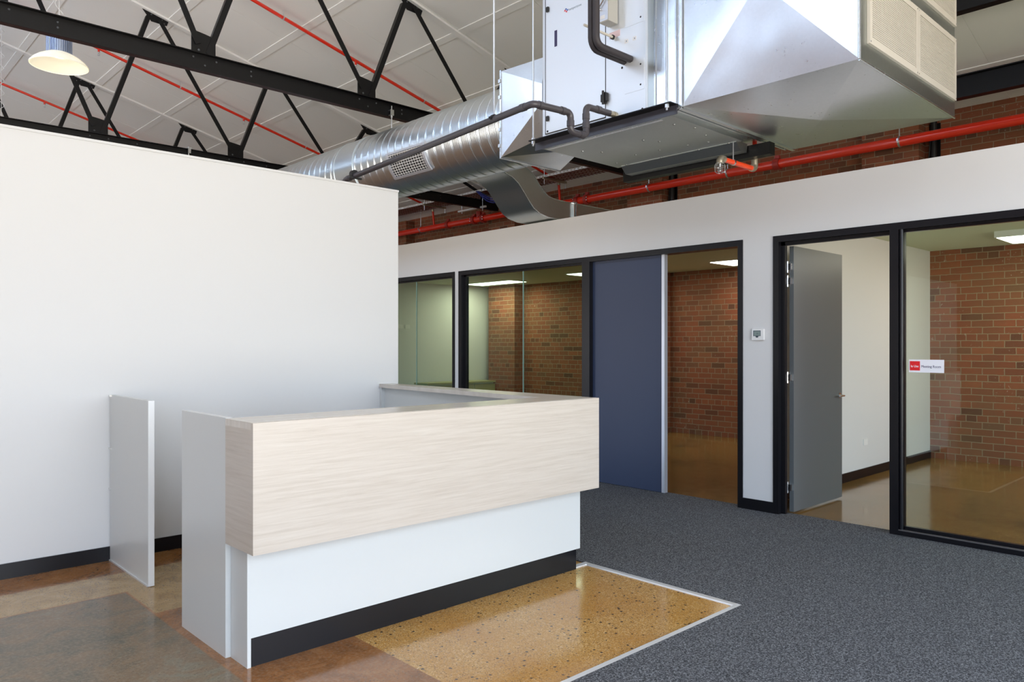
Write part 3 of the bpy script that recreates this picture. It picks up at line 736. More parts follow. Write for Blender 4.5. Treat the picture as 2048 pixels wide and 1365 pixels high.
# supporting steel angles and rods
ra = thing('support_angle', 'black steel angle under the near edge of the air handler', 'steel angle', (AX-.05, 4.0, 3.25))
f = B(); f.box(AX-.02, AX-.012, 3.30, 4.80, 3.232, 3.300); f.build('vertical_leg', mat('blue_sheen_dark_steel', (.045, .045, .06), .35, spec=.6), ra)  # bluish reflected sheen of this leg is put into its base colour
f = B(); f.box(AX-.105, AX+.04, 3.30, 4.80, 3.300, 3.308); f.build('horizontal_leg', M['steel_black'], ra)
ra = thing('support_angle', 'black steel channel under the far edge of the air handler, above the red pipe', 'steel angle', (6.09, 4.0, 3.15))
f = B(); f.box(6.05, 6.14, 3.22, 4.80, 3.135, 3.24); f.build('channel', M['steel_black'], ra)
rodp = None
for i, (x, y, zt, lb) in enumerate(((AX-.085, 4.76, ceil(AX), 'zinc rod at the left corner of the air handler, passing its near support angle'), (AX-.085, 3.345, ceil(AX), 'zinc rod at the right corner of the air handler beside the plenum seam'),)):
    r_ = thing('hanger_rod', lb, 'hanger', (x, y, 3.3))
    B().tube([(x, y, 3.255), (x, y, zt-.01)], .008, 8).build('threaded_rod', M['zinc'], r_, smooth=True)
    f = B(); f.tube([(x,y,3.272),(x,y,3.299)], .017, 6); f.tube([(x,y,3.309),(x,y,3.325)], .017, 6); f.build('nut', M['zinc'], r_)

# duct transition between the spiral duct collar and the air handler
tr = thing('duct_transition', 'creased galvanised transition between spiral duct and air handler', 'duct', (5.1, 5.0, 3.6))
c0 = [(4.752, 5.20, 3.237), (5.545, 5.20, 3.237), (5.545, 5.20, 4.036), (4.752, 5.20, 4.036)]
c1 = [(4.93, 4.73, 3.40), (5.36, 4.73, 3.335), (5.60, 4.73, 4.06), (4.85, 4.73, 4.065), (4.818, 4.73, 3.819), (4.818, 4.73, 3.66)]
b = B(); v = [b.bm.verts.new(p) for p in c0+c1]
for f_ in ((0,9,4),(0,8,9),(0,3,8),(3,7,8), (0,4,5),(0,5,1), (1,5,6),(1,6,2), (3,2,6),(3,6,7)): b.bm.faces.new([v[i] for i in f_])
b.build('sheet_body', M['galv_box'], tr)
f = B(); f.box(4.745, 5.552, 5.192, 5.212, 3.228, 3.250); f.box(4.745, 5.552, 5.192, 5.212, 4.024, 4.045); f.box(4.745, 4.767, 5.192, 5.212, 3.25, 4.024); f.box(5.53, 5.552, 5.192, 5.212, 3.25, 4.024)
f.build('flange', M['galv'], tr)
f = B().box(4.767, 5.53, 5.203, 5.210, 3.25, 4.024).build('end_plate', M['galv'], tr)
f = B()
for i in range(5): f.box(4.735, 4.748, 5.195, 5.222, 3.33+.15*i, 3.36+.15*i)
f.build('clip', M['zinc'], tr)

# intake plenum with louvres
PXn, PXf, PY0, PY1, PZ0, PZ1 = 4.82, 6.615, 1.965, 3.27, 3.282, 4.66
pl = thing('intake_plenum', 'big galvanised intake box with cross-broken sheets beside the air handler', 'plenum', (5.7, 2.6, PZ0))
def xbreak(b, p, q, r, s_, n, d=.012, sub=0):
    """sheet with diagonal cross-break: centre pushed out along n"""
    p, q, r, s_ = map(Vector, (p, q, r, s_)); c = (p+q+r+s_)/4+Vector(n)*d
    vs_ = [b.bm.verts.new(x) for x in (p, q, r, s_)]; vc = b.bm.verts.new(c)
    for i in range(4): b.bm.faces.new((vs_[i], vs_[(i+1)%4], vc))
b = B()
xbreak(b, (PXn,PY0,PZ0),(PXn,PY1,PZ0),(PXn,PY1,PZ1),(PXn,PY0,PZ1), (-1,0,0), .055)
o_ = b.build('near_sheet', M['galv_box'], pl)
b = B(); xbreak(b, (PXn,PY0,PZ0),(PXf,PY0,PZ0),(PXf,PY1,PZ0),(PXn,PY1,PZ0), (0,0,-1), .06)
b.build('bottom_sheet', M['galv_pl_b'] if 'galv_pl_b' in M else M['galv_box'], pl)
b = B(); b.faces([(PXf,PY0,PZ0),(PXf,PY1,PZ0),(PXf,PY1,PZ1),(PXf,PY0,PZ1),(PXn,PY0,PZ1),(PXn,PY1,PZ1),(PXn,PY1,PZ0)], [(0,1,2,3),(3,2,5,4),(1,6,5,2)])
b.build('rear_sheets', M['galv_dull'], pl)
f = B(); f.tube([(PXn,PY0,PZ0),(PXn,PY0,PZ1)], .010, 10); f.tube([(PXn,PY0,PZ0),(PXf,PY0,PZ0)], .009, 10)
f.box(PXn-.012, PXn+.01, PY1-.004, PY1+.03, PZ0-.012, PZ1); f.box(PXn-.018, PXn-.005, PY1+.03, PY1+.036, PZ0, PZ1); f.box(PXn-.018, PXn-.005, PY1-.010, PY1-.004, PZ0, PZ1)
f.box(PXn, PXf, PY1-.004, PY1+.03, PZ0-.016, PZ0+.0); f.box(PXn, PXf-.1, PY1+.035, PY1+.05, PZ0-.022, PZ0)
f.build('corner_seam', M['galv'], pl, smooth=True)
b = B(); b.box(PXn, PXf, PY0-.002, PY0+.01, PZ0, PZ1); b.build('front_sheet', M['galv_dull'], pl)
def louvre(x0, x1, z0, z1):
    fr = B(); y0, y1 = PY0-.022, PY0-.003; t = .04
    fr.box(x0, x1, y0, y1, z0, z0+t); fr.box(x0, x1, y0, y1, z1-t, z1); fr.box(x0, x0+t, y0, y1, z0+t, z1-t); fr.box(x1-t, x1, y0, y1, z0+t, z1-t)
    fo = fr.build('louvre_frame', M['louvre'], pl)
    n_ = int((z1-z0-2*t)/.0125); sl = B()
    for i in range(n_):
        z = z0+t+(z1-z0-2*t)*(i+.5)/n_
        sl.box(x0+t, x1-t, y0+.004, y0+.012, z-.0034, z+.0034)
    m_ = int((x1-x0-2*t)/.0125)
    for i in range(1, m_):
        x = x0+t+(x1-x0-2*t)*i/m_; sl.box(x-.0016, x+.0016, y0+.005, y0+.011, z0+t, z1-t)
    sl.build('louvre_mesh', M['louvre'], fo)
    B().box(x0+t, x1-t, y0+.014, y1, z0+t, z1-t).build('louvre_backing', M['louvre_dark'], fo)
    sc = B()
    for x, z in ((x0+.015, z0+.015), (x1-.015, z0+.015), (x0+.015, z1-.015), (x1-.015, z1-.015)): sc.dome((x, y0-.0005, z), (0,-1,0), .006)
    sc.build('screw', M['chrome'], fo)
XM = 5.765
louvre(4.925, XM, 3.405, 3.885); louvre(XM+.002, 6.590, 3.405, 3.885)
louvre(4.925, XM, 3.985, 4.49); louvre(XM+.002, 6.590, 3.985, 4.49)

# ------------------------------------------------------------------ pipework on the air handler
iy, iz = 3.745, 3.765
ip = thing('insulated_pipe', 'thick black lagged refrigerant pipe dropping from above and bending into the air handler', 'pipe', (4.4, iy, 4))
B().tube(path([(AX-.004, iy, iz), (4.395, iy, iz), (4.395, iy, 5.9)], .07), .028, 16).build('lagging', M['lagging'], ip, smooth=True)
ip = thing('insulated_pipe', 'second lagged refrigerant pipe just behind and left of the first', 'pipe', (4.4, iy+.06, 4))
B().tube(path([(AX-.004, iy+.062, iz-.004), (4.41, iy+.062, iz-.004), (4.41, iy+.062, 5.9)], .08), .025, 16).build('lagging', M['lagging'], ip, smooth=True)
dp = thing('drain_pipe', 'dark grey plastic condensate pipe with a U-trap, running along the spiral duct', 'pipe', (4.5, 4.5, 3.4))
dy, dz = 3.897, 3.354
P = [(4.735, dy, dz), (4.454, dy, dz-.006), (4.454, dy, 3.118), (4.276, dy, 3.118), (4.276, dy, 3.262), (3.875, dy, 3.245), (3.88, 6.50, 3.104), (3.88, 6.50, 2.35)]
B().tube(path(P, .038), .0255, 18).build('pipe_run', M['pvc'], dp, smooth=True)
f = B()
for p, d in (((4.60,dy,dz),(1,0,0)), ((4.454,dy,3.27),(0,0,1)), ((4.454,dy,3.20),(0,0,1)), ((4.40,dy,3.118),(1,0,0)), ((4.276,dy,3.18),(0,0,1)), ((4.19,dy,3.259),(1,0,0)), ((3.95,dy,3.248),(1,0,0)), ((3.876,4.0,3.240),(0,1,0)), ((3.88,6.42,3.108),(0,1,0))):
    p = Vector(p); d = Vector(d); f.tube([p-d*.022, p+d*.022], .0295, 18)
f.build('coupling', M['pvc'], dp, smooth=True)
f = B(); f.tube([(4.745, dy, dz), (4.79, dy, dz)], .022, 14); f.tube([(4.785, dy, dz), (AX-.004, dy, dz)], .027, 14); f.tube([(4.735, dy, dz), (4.75, dy, dz)], .026, 8); f.build('valve_fitting', M['brass'], dp, smooth=True)
f = B(); f.box(3.82, 3.95, 6.30, 6.32, 3.085, 3.10); f.tube([(3.88, 6.31, 3.13), (3.88, 6.35, 3.13)], .042, 14); f.build('pipe_clip', M['rubber'], dp, smooth=True)
r_ = thing('hanger_rod', 'thin rod from the roof holding the grey drain pipe in front of the duct transition', 'hanger', (3.88, 4.30, 3.3))
B().tube([(3.88, 4.325, 3.25), (3.88, 4.325, ceil(3.88)-.01)], .0065, 8).build('threaded_rod', M['zinc'], r_, smooth=True)
f = B(); f.tube([(3.879, 4.312, 3.229), (3.879, 4.338, 3.229)], .032, 14); f.box(3.83, 3.93, 4.318, 4.332, 3.222, 3.236); f.build('pipe_clip', M['rubber'], r_)

# isolator switch fixed to the unit's face
sw = thing('isolator_switch', 'small grey isolator box with a padlock lever on the air handler face', 'switch', (AX-.06, 3.93, 4.1))
B().box(AX-.13, AX-.011, 3.868, 3.965, 4.08, 4.40).build('switch_body', M['plastic_grey'], sw, bevel=.006)
B().box(AX-.138, AX-.13, 3.872, 3.961, 4.085, 4.39).build('cover', M['alu_edge'], sw, bevel=.002)
f = B(); f.tube([(AX-.15, 3.955, 4.19), (AX-.155, 3.92, 4.22), (AX-.15, 3.88, 4.27)], .006, 8); f.tube([(AX-.138, 3.95, 4.185), (AX-.175, 3.96, 4.19)], .012, 12); f.build('lever', M['chrome'], sw, smooth=True)
bx('sticker', M['paper'], sw, AX-.1395, AX-.138, 3.90, 3.945, 4.10, 4.13)
cv = thing('control_tube', 'cream plastic tube stub with clips on the air handler, below the isolator box', 'tube', (AX-.1, 3.93, 3.98))
B().tube([(4.44, 3.905, 3.98), (AX-.010, 3.905, 3.98)], .010, 10).build('tube', M['louvre'], cv, smooth=True)
B().tube([(AX-.04, 3.905, 3.98), (AX-.025, 3.905, 3.98)], .019, 12).build('clip', M['rubber'], cv, smooth=True)

# ------------------------------------------------------------------ branch duct over the offices
bd = thing('branch_duct', 'S-curved rectangular galvanised branch duct dropping from the spiral duct over the partition', 'duct', (5.9, 6.2, 3.2))
lo = [(5.40,3.345),(5.52,3.350),(5.63,3.32),(5.73,3.26),(5.81,3.18),(5.88,3.10),(5.96,3.02),(6.06,2.97),(6.20,2.945),(6.40,2.94),(7.4,2.94)]
up = [(5.46,3.40),(5.58,3.418),(5.72,3.405),(5.84,3.36),(5.93,3.29),(6.00,3.215),(6.07,3.15),(6.15,3.105),(6.26,3.085),(6.42,3.08),(7.4,3.08)]
up = [(x+.055, z+.075) for x, z in up]
by0, by1 = 5.99, 6.50
b = B(); n_ = len(lo)
va = [[b.bm.verts.new((x, y, z)) for (x, z) in pr] for pr in (lo, up) for y in (by0, by1)]
l0, l1, u0, u1 = va
for i in range(n_-1):
    b.bm.faces.new((l0[i], l0[i+1], l1[i+1], l1[i])); b.bm.faces.new((u0[i], u1[i], u1[i+1], u0[i+1]))
    b.bm.faces.new((l0[i], u0[i], u0[i+1], l0[i+1])); b.bm.faces.new((l1[i], l1[i+1], u1[i+1], u1[i]))
b.build('curved_sheet', M['galv_branch'] if 'galv_branch' in M else M['galv_dull'], bd, smooth=True)
f = B(); f.tube([(x, by0-.004, z) for x, z in lo[1:]], .006, 6); f.tube([(x, by0-.004, z) for x, z in up[1:]], .006, 6); f.build('edge_seam', M['galv'], bd, smooth=True)
f = B(); f.box(6.60, 6.615, by0-.03, by1+.03, 2.93, 3.17); f.box(6.64, 6.655, by0-.03, by1+.03, 2.93, 3.17); f.build('flange', M['galv'], bd)
b2 = thing('roof_duct', 'dull sheet-metal duct just showing over the partition top beside the white wall end', 'duct', (7.2, 9.5, 2.8))
f = B(); f.hexa([(7.0,8.9,2.80),(7.9,8.9,2.80),(7.9,12.0,2.80),(7.0,12.0,2.80),(7.0,8.9,3.03),(7.9,8.9,3.03),(7.9,12.0,3.20),(7.0,12.0,3.20)]); f.build('sheet_body', M['galv_dull'], b2)
f = B(); f.box(6.985, 7.92, 10.42, 10.44, 2.79, 3.15); f.box(6.985, 7.92, 10.47, 10.49, 2.79, 3.15); f.build('flange', M['galv'], b2)

# ------------------------------------------------------------------ fire sprinkler pipework
rp_ = thing('sprinkler_main', 'thick glossy red sprinkler main running along the brick wall above the offices', 'pipe', (10.5, 6, 4.16))
RX, RZ, RR = 10.49, 4.155, .066
B().tube([(RX, -2.7, RZ), (RX, 17, RZ)], RR, 32).build('pipe', M['red'], rp_, smooth=True)
f = B()
for y in (5.46, 13.2): f.tube([(RX, y-.045, RZ), (RX, y+.045, RZ)], RR+.020, 28)
for y in (9.15, 9.38, 12.02, 12.32): f.tube([(RX, y-.04, RZ), (RX, y+.04, RZ)], RR+.026, 28)
for y in (9.15, 9.38, 12.02, 12.32, 5.46, 13.2): f.box(RX-.02, RX+.02, y-.035, y+.035, RZ+RR, RZ+RR+.06)
f.tube([(RX, 12.17, RZ), (RX, 12.17, RZ+.16)], .06, 20)
f.build('coupling', M['red_dark'], rp_, smooth=True)
B().tube([(RX-.02, 9.38, RZ), (RX-.02, 9.38, 2.80)], .024, 16).build('drop_pipe', M['red'], rp_, smooth=True)
q = B()
for y in (9.1, 9.43, 11.97, 12.37): q.dome((RX-RR-.02, y, RZ+.02), (-1,0,0), .013); q.dome((RX-RR-.02, y, RZ-.03), (-1,0,0), .013)
q.build('bolt', M['zinc'], rp_)
for i, (y, lb) in enumerate(((7.76, 'ring hanger on the red main below the far air handler channel'), (6.27, 'ring hanger on the red main just behind the orange sprinkler arm'), (3.757, 'ring hanger on the red main under the intake plenum'), (14.2, 'ring hanger on the red main near the white wall end'))):
    r_ = thing('pipe_hanger', 'zinc '+lb, 'hanger', (RX, y, RZ))
    f = B(); f.tube([(RX, y-.013, RZ), (RX, y+.013, RZ)], RR+.007, 24); f.box(RX-RR-.03, RX-RR, y-.012, y+.012, RZ-.01, RZ+.025); f.build('ring', M['zinc'], r_, smooth=True)
    B().tube([(RX-.02, y, RZ+RR), (RX-.02, y, ceil(RX)-.012)], .008, 8).build('rod', M['zinc'], r_, smooth=True)
def range_pipe(y, label, x_end=10.44):
    t = thing('sprinkler_pipe', label, 'pipe', (5, y, ceil(5)-.13), 'red sprinkler range pipes under the roof')
    off = .115; x0 = -.8
    pts = path([(x0, y, ceil(x0)-off), (x_end, y, ceil(x_end)-off), (RX-.01, y, RZ+RR-.01)], .03)
    B().tube(pts, .024, 14).build('pipe', M['red'], t, smooth=True)
    B().tube(path([(x_end-.05, y, ceil(x_end-.05)-off), (x_end, y, ceil(x_end)-off), (x_end+.006, y, ceil(x_end)-off-.07)], .03), .031, 14).build('elbow', M['brass'], t, smooth=True)
    xs = [1.15, 3.6, 6.05, 8.5]
    for x in xs:
        z = ceil(x)-off
        h = B(); h.tube([(x, y, z-.015), (x, y, z-.06)], .017, 10); h.build('tee', M['red'], t, smooth=True)
        h = B(); h.tube([(x, y, z-.06), (x, y, z-.085)], .011, 10); h.tube([(x, y, z-.115), (x, y, z-.119)], .020, 12); h.tube([(x-.012, y, z-.085), (x-.014, y, z-.1), (x-.004, y, z-.116)], .003, 6); h.tube([(x+.012, y, z-.085), (x+.014, y, z-.1), (x+.004, y, z-.116)], .003, 6)
        h.build('sprinkler_head', M['zinc'], t, smooth=True)
    for x in (2.3, 4.9, 7.3):
        z = ceil(x)-off
        h = B(); h.tube([(x-.008, y, z+.002), (x+.008, y, z-.002)], .028, 12); h.tube([(x, y, z+.028), (x, y, ceil(x)-.004)], .005, 6); h.build('clip', M['zinc'], t, smooth=True)
    return t
range_pipe(9.82, 'red sprinkler pipe under the roof between the nearest and second trusses')
range_pipe(13.71, 'red sprinkler pipe under the roof between the second and farthest trusses')
range_pipe(17.45, 'farthest red sprinkler pipe, seen at the left edge under the roof')
# guarded sprinkler arm
ga = thing('guarded_sprinkler', 'short orange-red pipe arm with a wire-caged sprinkler head below the air handler', 'sprinkler', (5.9, 3.44, 3.06))
gy, gz = 3.437, 3.060
B().tube([(5.66, gy, gz), (6.15, gy, gz)], .022, 16).build('arm', M['red_orange'], ga, smooth=True)
f = B(); f.tube(path([(6.13, gy, gz), (6.19, gy, gz), (6.19, gy, gz+.09)], .035), .030, 14); f.tube(path([(5.68, gy, gz), (5.62, gy, gz), (5.62, gy, gz-.045)], .032), .031, 14); f.build('elbow', M['brass'], ga, smooth=True)
B().tube([(6.19, gy, gz+.08), (6.19, gy, ceil(6.19)-.02)], .020, 12).build('riser', M['red'], ga, smooth=True)
hx0 = 5.62
f = B(); f.tube([(hx0, gy, gz-.04), (hx0, gy, gz-.07)], .010, 10); f.tube([(hx0, gy, gz-.105), (hx0, gy, gz-.109)], .015, 12); f.tube([(hx0-.010, gy, gz-.07), (hx0-.010, gy, gz-.106)], .003, 6); f.tube([(hx0+.010, gy, gz-.07), (hx0+.010, gy, gz-.106)], .003, 6); f.build('sprinkler_head', M['zinc'], ga, smooth=True)
f = B()
for i in range(8):
    a = 2*PI*i/8; cx, cy = math.cos(a), math.sin(a)
    f.tube([(hx0+.030*cx, gy+.030*cy, gz-.040), (hx0+.045*cx, gy+.045*cy, gz-.062), (hx0+.041*cx, gy+.041*cy, gz-.112), (hx0+.024*cx, gy+.024*cy, gz-.122)], .0022, 6)
for r_0, z_ in ((.030, -.040), (.024, -.122), (.045, -.070)):
    f.tube([(hx0+r_0*math.cos(2*PI*j/20), gy+r_0*math.sin(2*PI*j/20), gz+z_) for j in range(21)], .002, 6)
f.build('wire_guard', M['zinc'], ga, smooth=True)
f = B(); f.tube([(5.82, gy, gz), (5.84, gy, gz)], .026, 16); f.tube([(5.83, gy, gz+.02), (5.83, gy, AZ0-.04)], .005, 8); f.build('pipe_clip', M['zinc'], ga, smooth=True)

# perforated cable tray over the chords
ct = thing('cable_tray', 'white perforated cable tray with rusty slatted base between the ducts and the brick wall', 'cable tray', (10.1, 11, 4.53))
TZ = 4.535; tx0, tx1 = 9.85, 10.36
f = B()
for x in (tx0, tx1-.003):
    f.box(x, x+.003, 6.6, 19.8, TZ, TZ+.014); f.box(x, x+.003, 6.6, 19.8, TZ+.028, TZ+.040)
    y = 6.6
    while y < 19.8: f.box(x, x+.003, y, min(y+.055, 19.8), TZ+.014, TZ+.028); y += .085
f.build('side_rail', M['plastic_white'], ct)
f = B(); y = 6.65
while y < 19.8: f.box(tx0+.003, tx1-.003, y, y+.055, TZ, TZ+.004); y += .085
for x in (tx0+.14, tx0+.27, tx0+.41): f.box(x, x+.02, 6.6, 19.8, TZ+.004, TZ+.007)
f.build('base_slats', M['rust'], ct)
for y, lb in ((13.2, 'left'), (9.6, 'right'),):
    q = thing('tray_bracket', 'thin steel bracket with rod under the cable tray, %s of the curved branch duct' % ('far left' if y > 10 else 'right'), 'bracket', (10.1, y, 4.5))
    f = B(); f.box(9.80, 10.41, y-.02, y+.02, 4.495, 4.532); f.build('strut', M['brass'], q)
    f = B(); f.tube([(9.83, y, 4.40), (9.83, y, ceil(9.83)-.012)], .006, 8); f.tube([(10.39, y, 4.40), (10.39, y, ceil(10.39)-.012)], .006, 8); f.build('rod', M['zinc'], q)
q = thing('strut_channel', 'short white slotted strut hung beside the black chord left of the curved branch duct', 'bracket', (10.2, 12, 4.32))
f = B(); f.box(10.18, 10.22, 11.62, 12.50, 4.30, 4.335); f.build('strut', M['plastic_white'], q)
f = B(); f.tube([(10.2, 11.72, 4.24), (10.2, 11.72, 4.53)], .008, 8); f.tube([(10.2, 12.38, 4.26), (10.2, 12.38, 4.53)], .008, 8); f.build('rod', M['zinc'], q)
q = thing('cable_loop', 'loose loops of blue data cable hanging beside the curved branch duct', 'cable', (9.7, 10.8, 4.3))
for k_, m_ in ((0, 'cable_blue'), (1, 'cable_blue'), (2, 'cable_blue'), (3, 'rubber')):
    f = B(); f.tube([(9.72+.03*k_, 11.35-1.1*t, 4.52-.30*math.sin(PI*t)*(1-.14*k_)) for t in [i/14 for i in range(15)]], .011, 8, ).build('cable', M[m_], q, smooth=True)

# ------------------------------------------------------------------ lamps
def lamp(x, y, zb, R, label):
    t = thing('pendant_lamp', label, 'pendant lamp', (x, y, zb), 'high-bay pendant lamps')
    k = R/.27
    B().lathe([(.27*k, 0), (.272*k, .010*k), (.245*k, .045*k), (.195*k, .085*k), (.145*k, .113*k), (.115*k, .128*k)], (x, y, zb), 48).build('shade', M['lamp_shade'], t, smooth=True)
    B().lathe([(.262*k, .003*k), (.238*k, .041*k), (.188*k, .080*k), (.138*k, .108*k), (.0001, .115*k)], (x, y, zb), 48).build('reflector', M['lamp_inner'], t, smooth=True)
    B().lathe([(.0001, .100*k), (.06*k, .102*k), (.075*k, .112*k)], (x, y, zb), 24).build('led_module', M['lamp_white'], t, smooth=True)
    h = B(); h.tube([(x, y, zb+.125*k), (x, y, zb+.355*k)], .098*k, 32)
    for j in range(36):
        a = 2*PI*j/36; ca, sa = math.cos(a), math.sin(a); r0, r1, w_ = .095*k, .120*k, .0028*k
        h.hexa([(x+r0*ca+w_*sa, y+r0*sa-w_*ca, zb+.13*k), (x+r1*ca+w_*sa, y+r1*sa-w_*ca, zb+.13*k), (x+r1*ca-w_*sa, y+r1*sa+w_*ca, zb+.13*k), (x+r0*ca-w_*sa, y+r0*sa+w_*ca, zb+.13*k),
                (x+r0*ca+w_*sa, y+r0*sa-w_*ca, zb+.345*k), (x+r1*ca+w_*sa, y+r1*sa-w_*ca, zb+.345*k), (x+r1*ca-w_*sa, y+r1*sa+w_*ca, zb+.345*k), (x+r0*ca-w_*sa, y+r0*sa+w_*ca, zb+.345*k)])
    h.build('heat_sink', M['heatsink'], t)
    h = B(); h.tube([(x, y, zb+.355*k), (x, y, zb+.45*k)], [.05*k, .02*k], 16); h.tube([(x+.035*math.cos(a), y, zb+.50*k+.035*math.sin(a)) for a in [2*PI*j/16 for j in range(17)]], .006, 6); h.build('eye_hook', M['zinc'], t, smooth=True)
    h = B(); h.tube([(x, y, zb+.53*k), (x, y, ceil(x)-.03)], .004, 6); h.tube([(x+.04*math.cos(i*.8), y+.02*math.sin(i*.8), zb+.55*k+(ceil(x)-.05-zb-.55*k)*i/60) for i in range(61)], .004, 6); h.build('suspension_cable', M['plastic_white'], t, smooth=True)
    h = B(); h.tube([(x, y, ceil(x)-.05), (x, y, ceil(x)+.01)], .055, 20); h.build('ceiling_rose', M['plastic_white'], t, smooth=True)
    l = bpy.data.lights.new('lamp_light', 'POINT'); l.energy = 1.5; l.color = (1, .9, .72); l.shadow_soft_size = .1
    o = bpy.data.objects.new('lamp_light', l); C.objects.link(o); o.location = (x, y, zb-.05)
lamp(2.10, 9.5, 4.565, .285, 'glowing bell-shaped high-bay lamp with ribbed heat sink hanging behind the nearest truss')
lamp(2.42, 14.7, 4.62, .285, 'high-bay lamp mostly hidden behind the white wall at the left edge, under its hanging cable')

# office ceiling lights
def panel(x0, x1, y0, y1, label, drop=0., es=9.):
    t = thing('office_light', label, 'ceiling light', ((x0+x1)/2, (y0+y1)/2, CZ))
    zt = CZ-.001; zb = CZ-max(drop, .008)
    f = B(); f.box(x0-.02, x1+.02, y0-.02, y1+.02, zb, zt); f.build('light_housing', M['plastic_white'], t)
    bx('diffuser', M['lamp_white'], t, x0, x1, y0, y1, zb-.006, zb-.0005)
    l = bpy.data.lights.new('office_lamp', 'AREA'); l.shape = 'RECTANGLE'; l.size = x1-x0; l.size_y = y1-y0; l.energy = es; l.color = (1, .90, .62)
    o = bpy.data.objects.new('office_lamp', l); C.objects.link(o); o.location = ((x0+x1)/2, (y0+y1)/2, zb-.03)
panel(9.95, 10.40, 10.65, 11.95, 'long white ceiling light seen through the left glazing', es=22)
panel(9.80, 10.25, 7.75, 9.02, 'white ceiling light peeking beside the frame left of the blue door')
panel(9.95, 10.60, 5.05, 6.25, 'square white ceiling light seen through the open gap right of the blue door')
panel(9.55, 10.20, 1.05, 2.42, 'surface-mounted white ceiling light in the meeting room at the right edge', .07)
# ceiling air vents
for x, y, lb in ((8.6, 6.1, 'round grey ceiling vent seen through the gap beside the blue door'), (8.2, 9.4, 'round ceiling vent behind the left glazing'),):
    tag(B().lathe([(.0001, -.012), (.07, -.012), (.13, -.004), (.15, 0)], (x, y, CZ-.001), 24).build('ceiling_vent', M['office_ceiling'], smooth=True), lb, 'vent')

# ------------------------------------------------------------------ small fittings
th = thing('thermostat', 'white wall thermostat with a small grey screen between the two door openings', 'thermostat', (PX, 3.45, 1.56))
ty, tz = 3.455, 1.592
B().box(PX-.022, PX-.001, ty-.060, ty+.060, tz-.052, tz+.052).build('housing', M['plastic_white'], th, bevel=.005)
bx('screen_border', M['lcd_dark'], th, PX-.0232, PX-.0222, ty-.030, ty+.042, tz-.014, tz+.036)
bx('screen', M['lcd'], th, PX-.0242, PX-.0230, ty-.026, ty+.036, tz-.010, tz+.030)
text('screen_digits', '23', (PX-.0244, ty+.010, tz+.002), .018, M['lcd_dark'], th)
B().prism([(PX-.0232, ty+.020, tz-.014), (PX-.0232, ty-.010, tz-.014), (PX-.0232, ty-.004, tz-.028), (PX-.0232, ty+.014, tz-.028)], (-.001, 0, 0)).build('button', M['lcd_dark'], th)
sg = thing('room_sign', 'white sign reading Meeting Room with a red In Use tab on the right-hand glass', 'sign', (gx-.01, 2.1, 1.29))
sz0, sz1 = 1.285, 1.385; sy0, sy1 = 1.955, 2.205
bx('sign_plate', M['sign_white'], sg, gx-.010, gx-.0055, sy0, sy1, sz0, sz1, bevel=0)
tb = bx('red_tab', M['sign_red'], sg, gx-.0115, gx-.0101, 2.124, 2.197, sz0+.015, sz1-.013)
text('lettering', 'In Use', (gx-.0117, 2.190, 1.325), .0245, M['sign_white'], tb, .88, bold=.0003)
text('lettering', 'Meeting Room', (gx-.0102, 2.116, 1.323), .0275, M['ink'], sg, .86)
# wall switches and sockets in the offices
for x, y, z, lb in ((8.63, 12.378, 1.86, 'small white switch plate nearest the white wall end, behind the left glazing'), (8.80, 12.378, 1.86, 'small white switch plate just right of another behind the left glazing')):
    t = thing('switch_plate', lb, 'light switch', (x, y, z))
    bx('plate', M['plastic_white'], t, x-.058, x+.058, y-.010, y, z-.037, z+.037); bx('rocker', M['plastic_white'], t, x-.02, x+.0, y-.014, y-.010, z-.012, z+.012)
t = thing('power_socket', 'white power socket low on the meeting room side wall', 'power socket', (8.85, 3.53, .42))
bx('plate', M['plastic_white'], t, 8.79, 8.90, 3.535, 3.5445, .36, .43)
lg = thing('low_cabinet', 'low olive-topped cabinet against the far office wall, just above the desk counter line', 'cabinet', (9.8, 12.1, 0))
B().box(8.9, 10.69, 11.86, 12.295, .715, .75).build('cabinet_top', M['ledge'], lg, bevel=.004)
B().box(8.95, 10.66, 11.90, 12.295, 0, .715).build('cabinet_body', M['office_ceiling'], lg, bevel=.003)
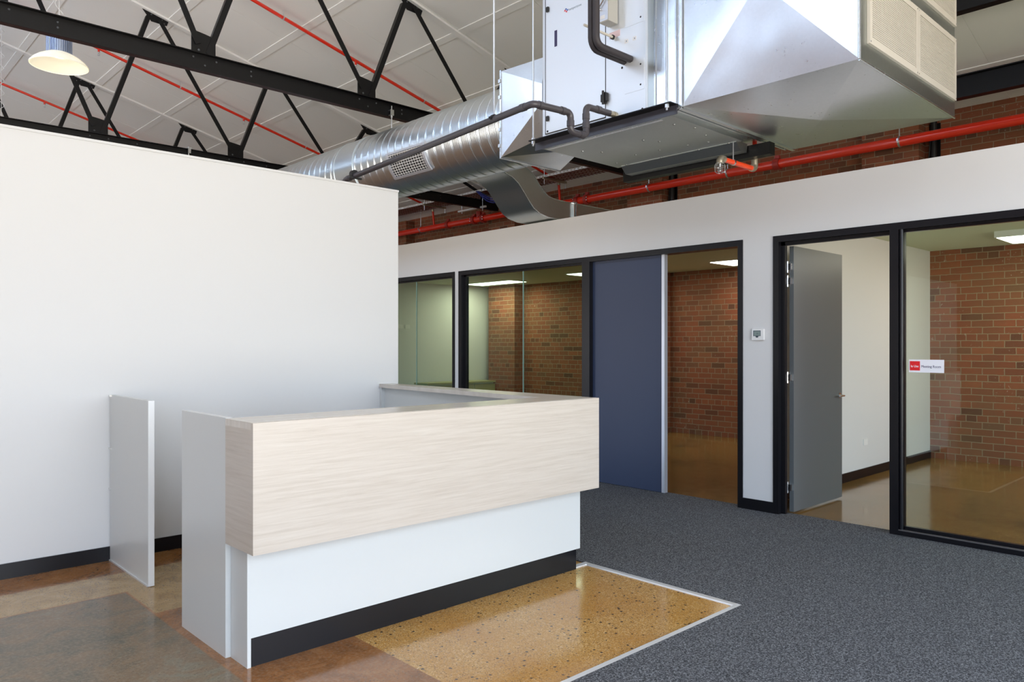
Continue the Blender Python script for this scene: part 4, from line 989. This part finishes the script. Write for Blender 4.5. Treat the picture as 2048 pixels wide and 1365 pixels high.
for i in range(3): B().box(8.97+.58*i, 9.53+.58*i, 11.884, 11.899, .08, .69).build('door', M['ledge'], lg, bevel=.002)

# ------------------------------------------------------------------ give every loose piece of a repeated part an object of its own
SPLIT = {'bolt','coupling','screw','rivet','flange','elbow','rod','threaded_rod','nut','edge_seam','clip','glazing_bead','window_frame','corner_seam','horizontal_leg','lever',
         'pipe_clip','cable','suspension_cable','added_side_window','gusset_plate','wall_left','duct_length','strut','sprinkler_head','beam_clamp','hinge','valve_fitting','joint_section'}
def split(o):
    me = o.data; bm = bmesh.new(); bm.from_mesh(me); bm.verts.ensure_lookup_table()
    comp = [-1]*len(bm.verts); k = 0
    for v in bm.verts:
        if comp[v.index] >= 0: continue
        stack = [v]; comp[v.index] = k
        while stack:
            a = stack.pop()
            for e_ in a.link_edges:
                b_ = e_.other_vert(a)
                if comp[b_.index] < 0: comp[b_.index] = k; stack.append(b_)
        k += 1
    if k < 2: bm.free(); return
    bb = [[Vector((9e9,)*3), Vector((-9e9,)*3)] for _ in range(k)]
    for v in bm.verts:
        q = bb[comp[v.index]]
        for i in range(3): q[0][i] = min(q[0][i], v.co[i]); q[1][i] = max(q[1][i], v.co[i])
    par = list(range(k))
    def find(x):
        while par[x] != x: x = par[x]
        return x
    for i in range(k):
        for j in range(i):
            if all(bb[i][0][a] < bb[j][1][a]+.003 and bb[j][0][a] < bb[i][1][a]+.003 for a in range(3)): par[find(i)] = find(j)
    roots = sorted({find(i) for i in range(k)})
    bm.free()
    if len(roots) < 2: return
    for n_, r_ in enumerate(roots):
        b2 = bmesh.new(); b2.from_mesh(me); b2.verts.ensure_lookup_table()
        bmesh.ops.delete(b2, geom=[v for v in b2.verts if find(comp[v.index]) != r_], context='VERTS')
        m2 = bpy.data.meshes.new(me.name); b2.to_mesh(m2); b2.free()
        for mt in me.materials: m2.materials.append(mt)
        if n_ == 0: first = m2
        else:
            c = o.copy(); C.objects.link(c); c.data = m2
    o.data = first
for o in list(C.objects):
    if o.type == 'MESH' and o.parent and o.name.split('.')[0] in SPLIT and not o.children: split(o)
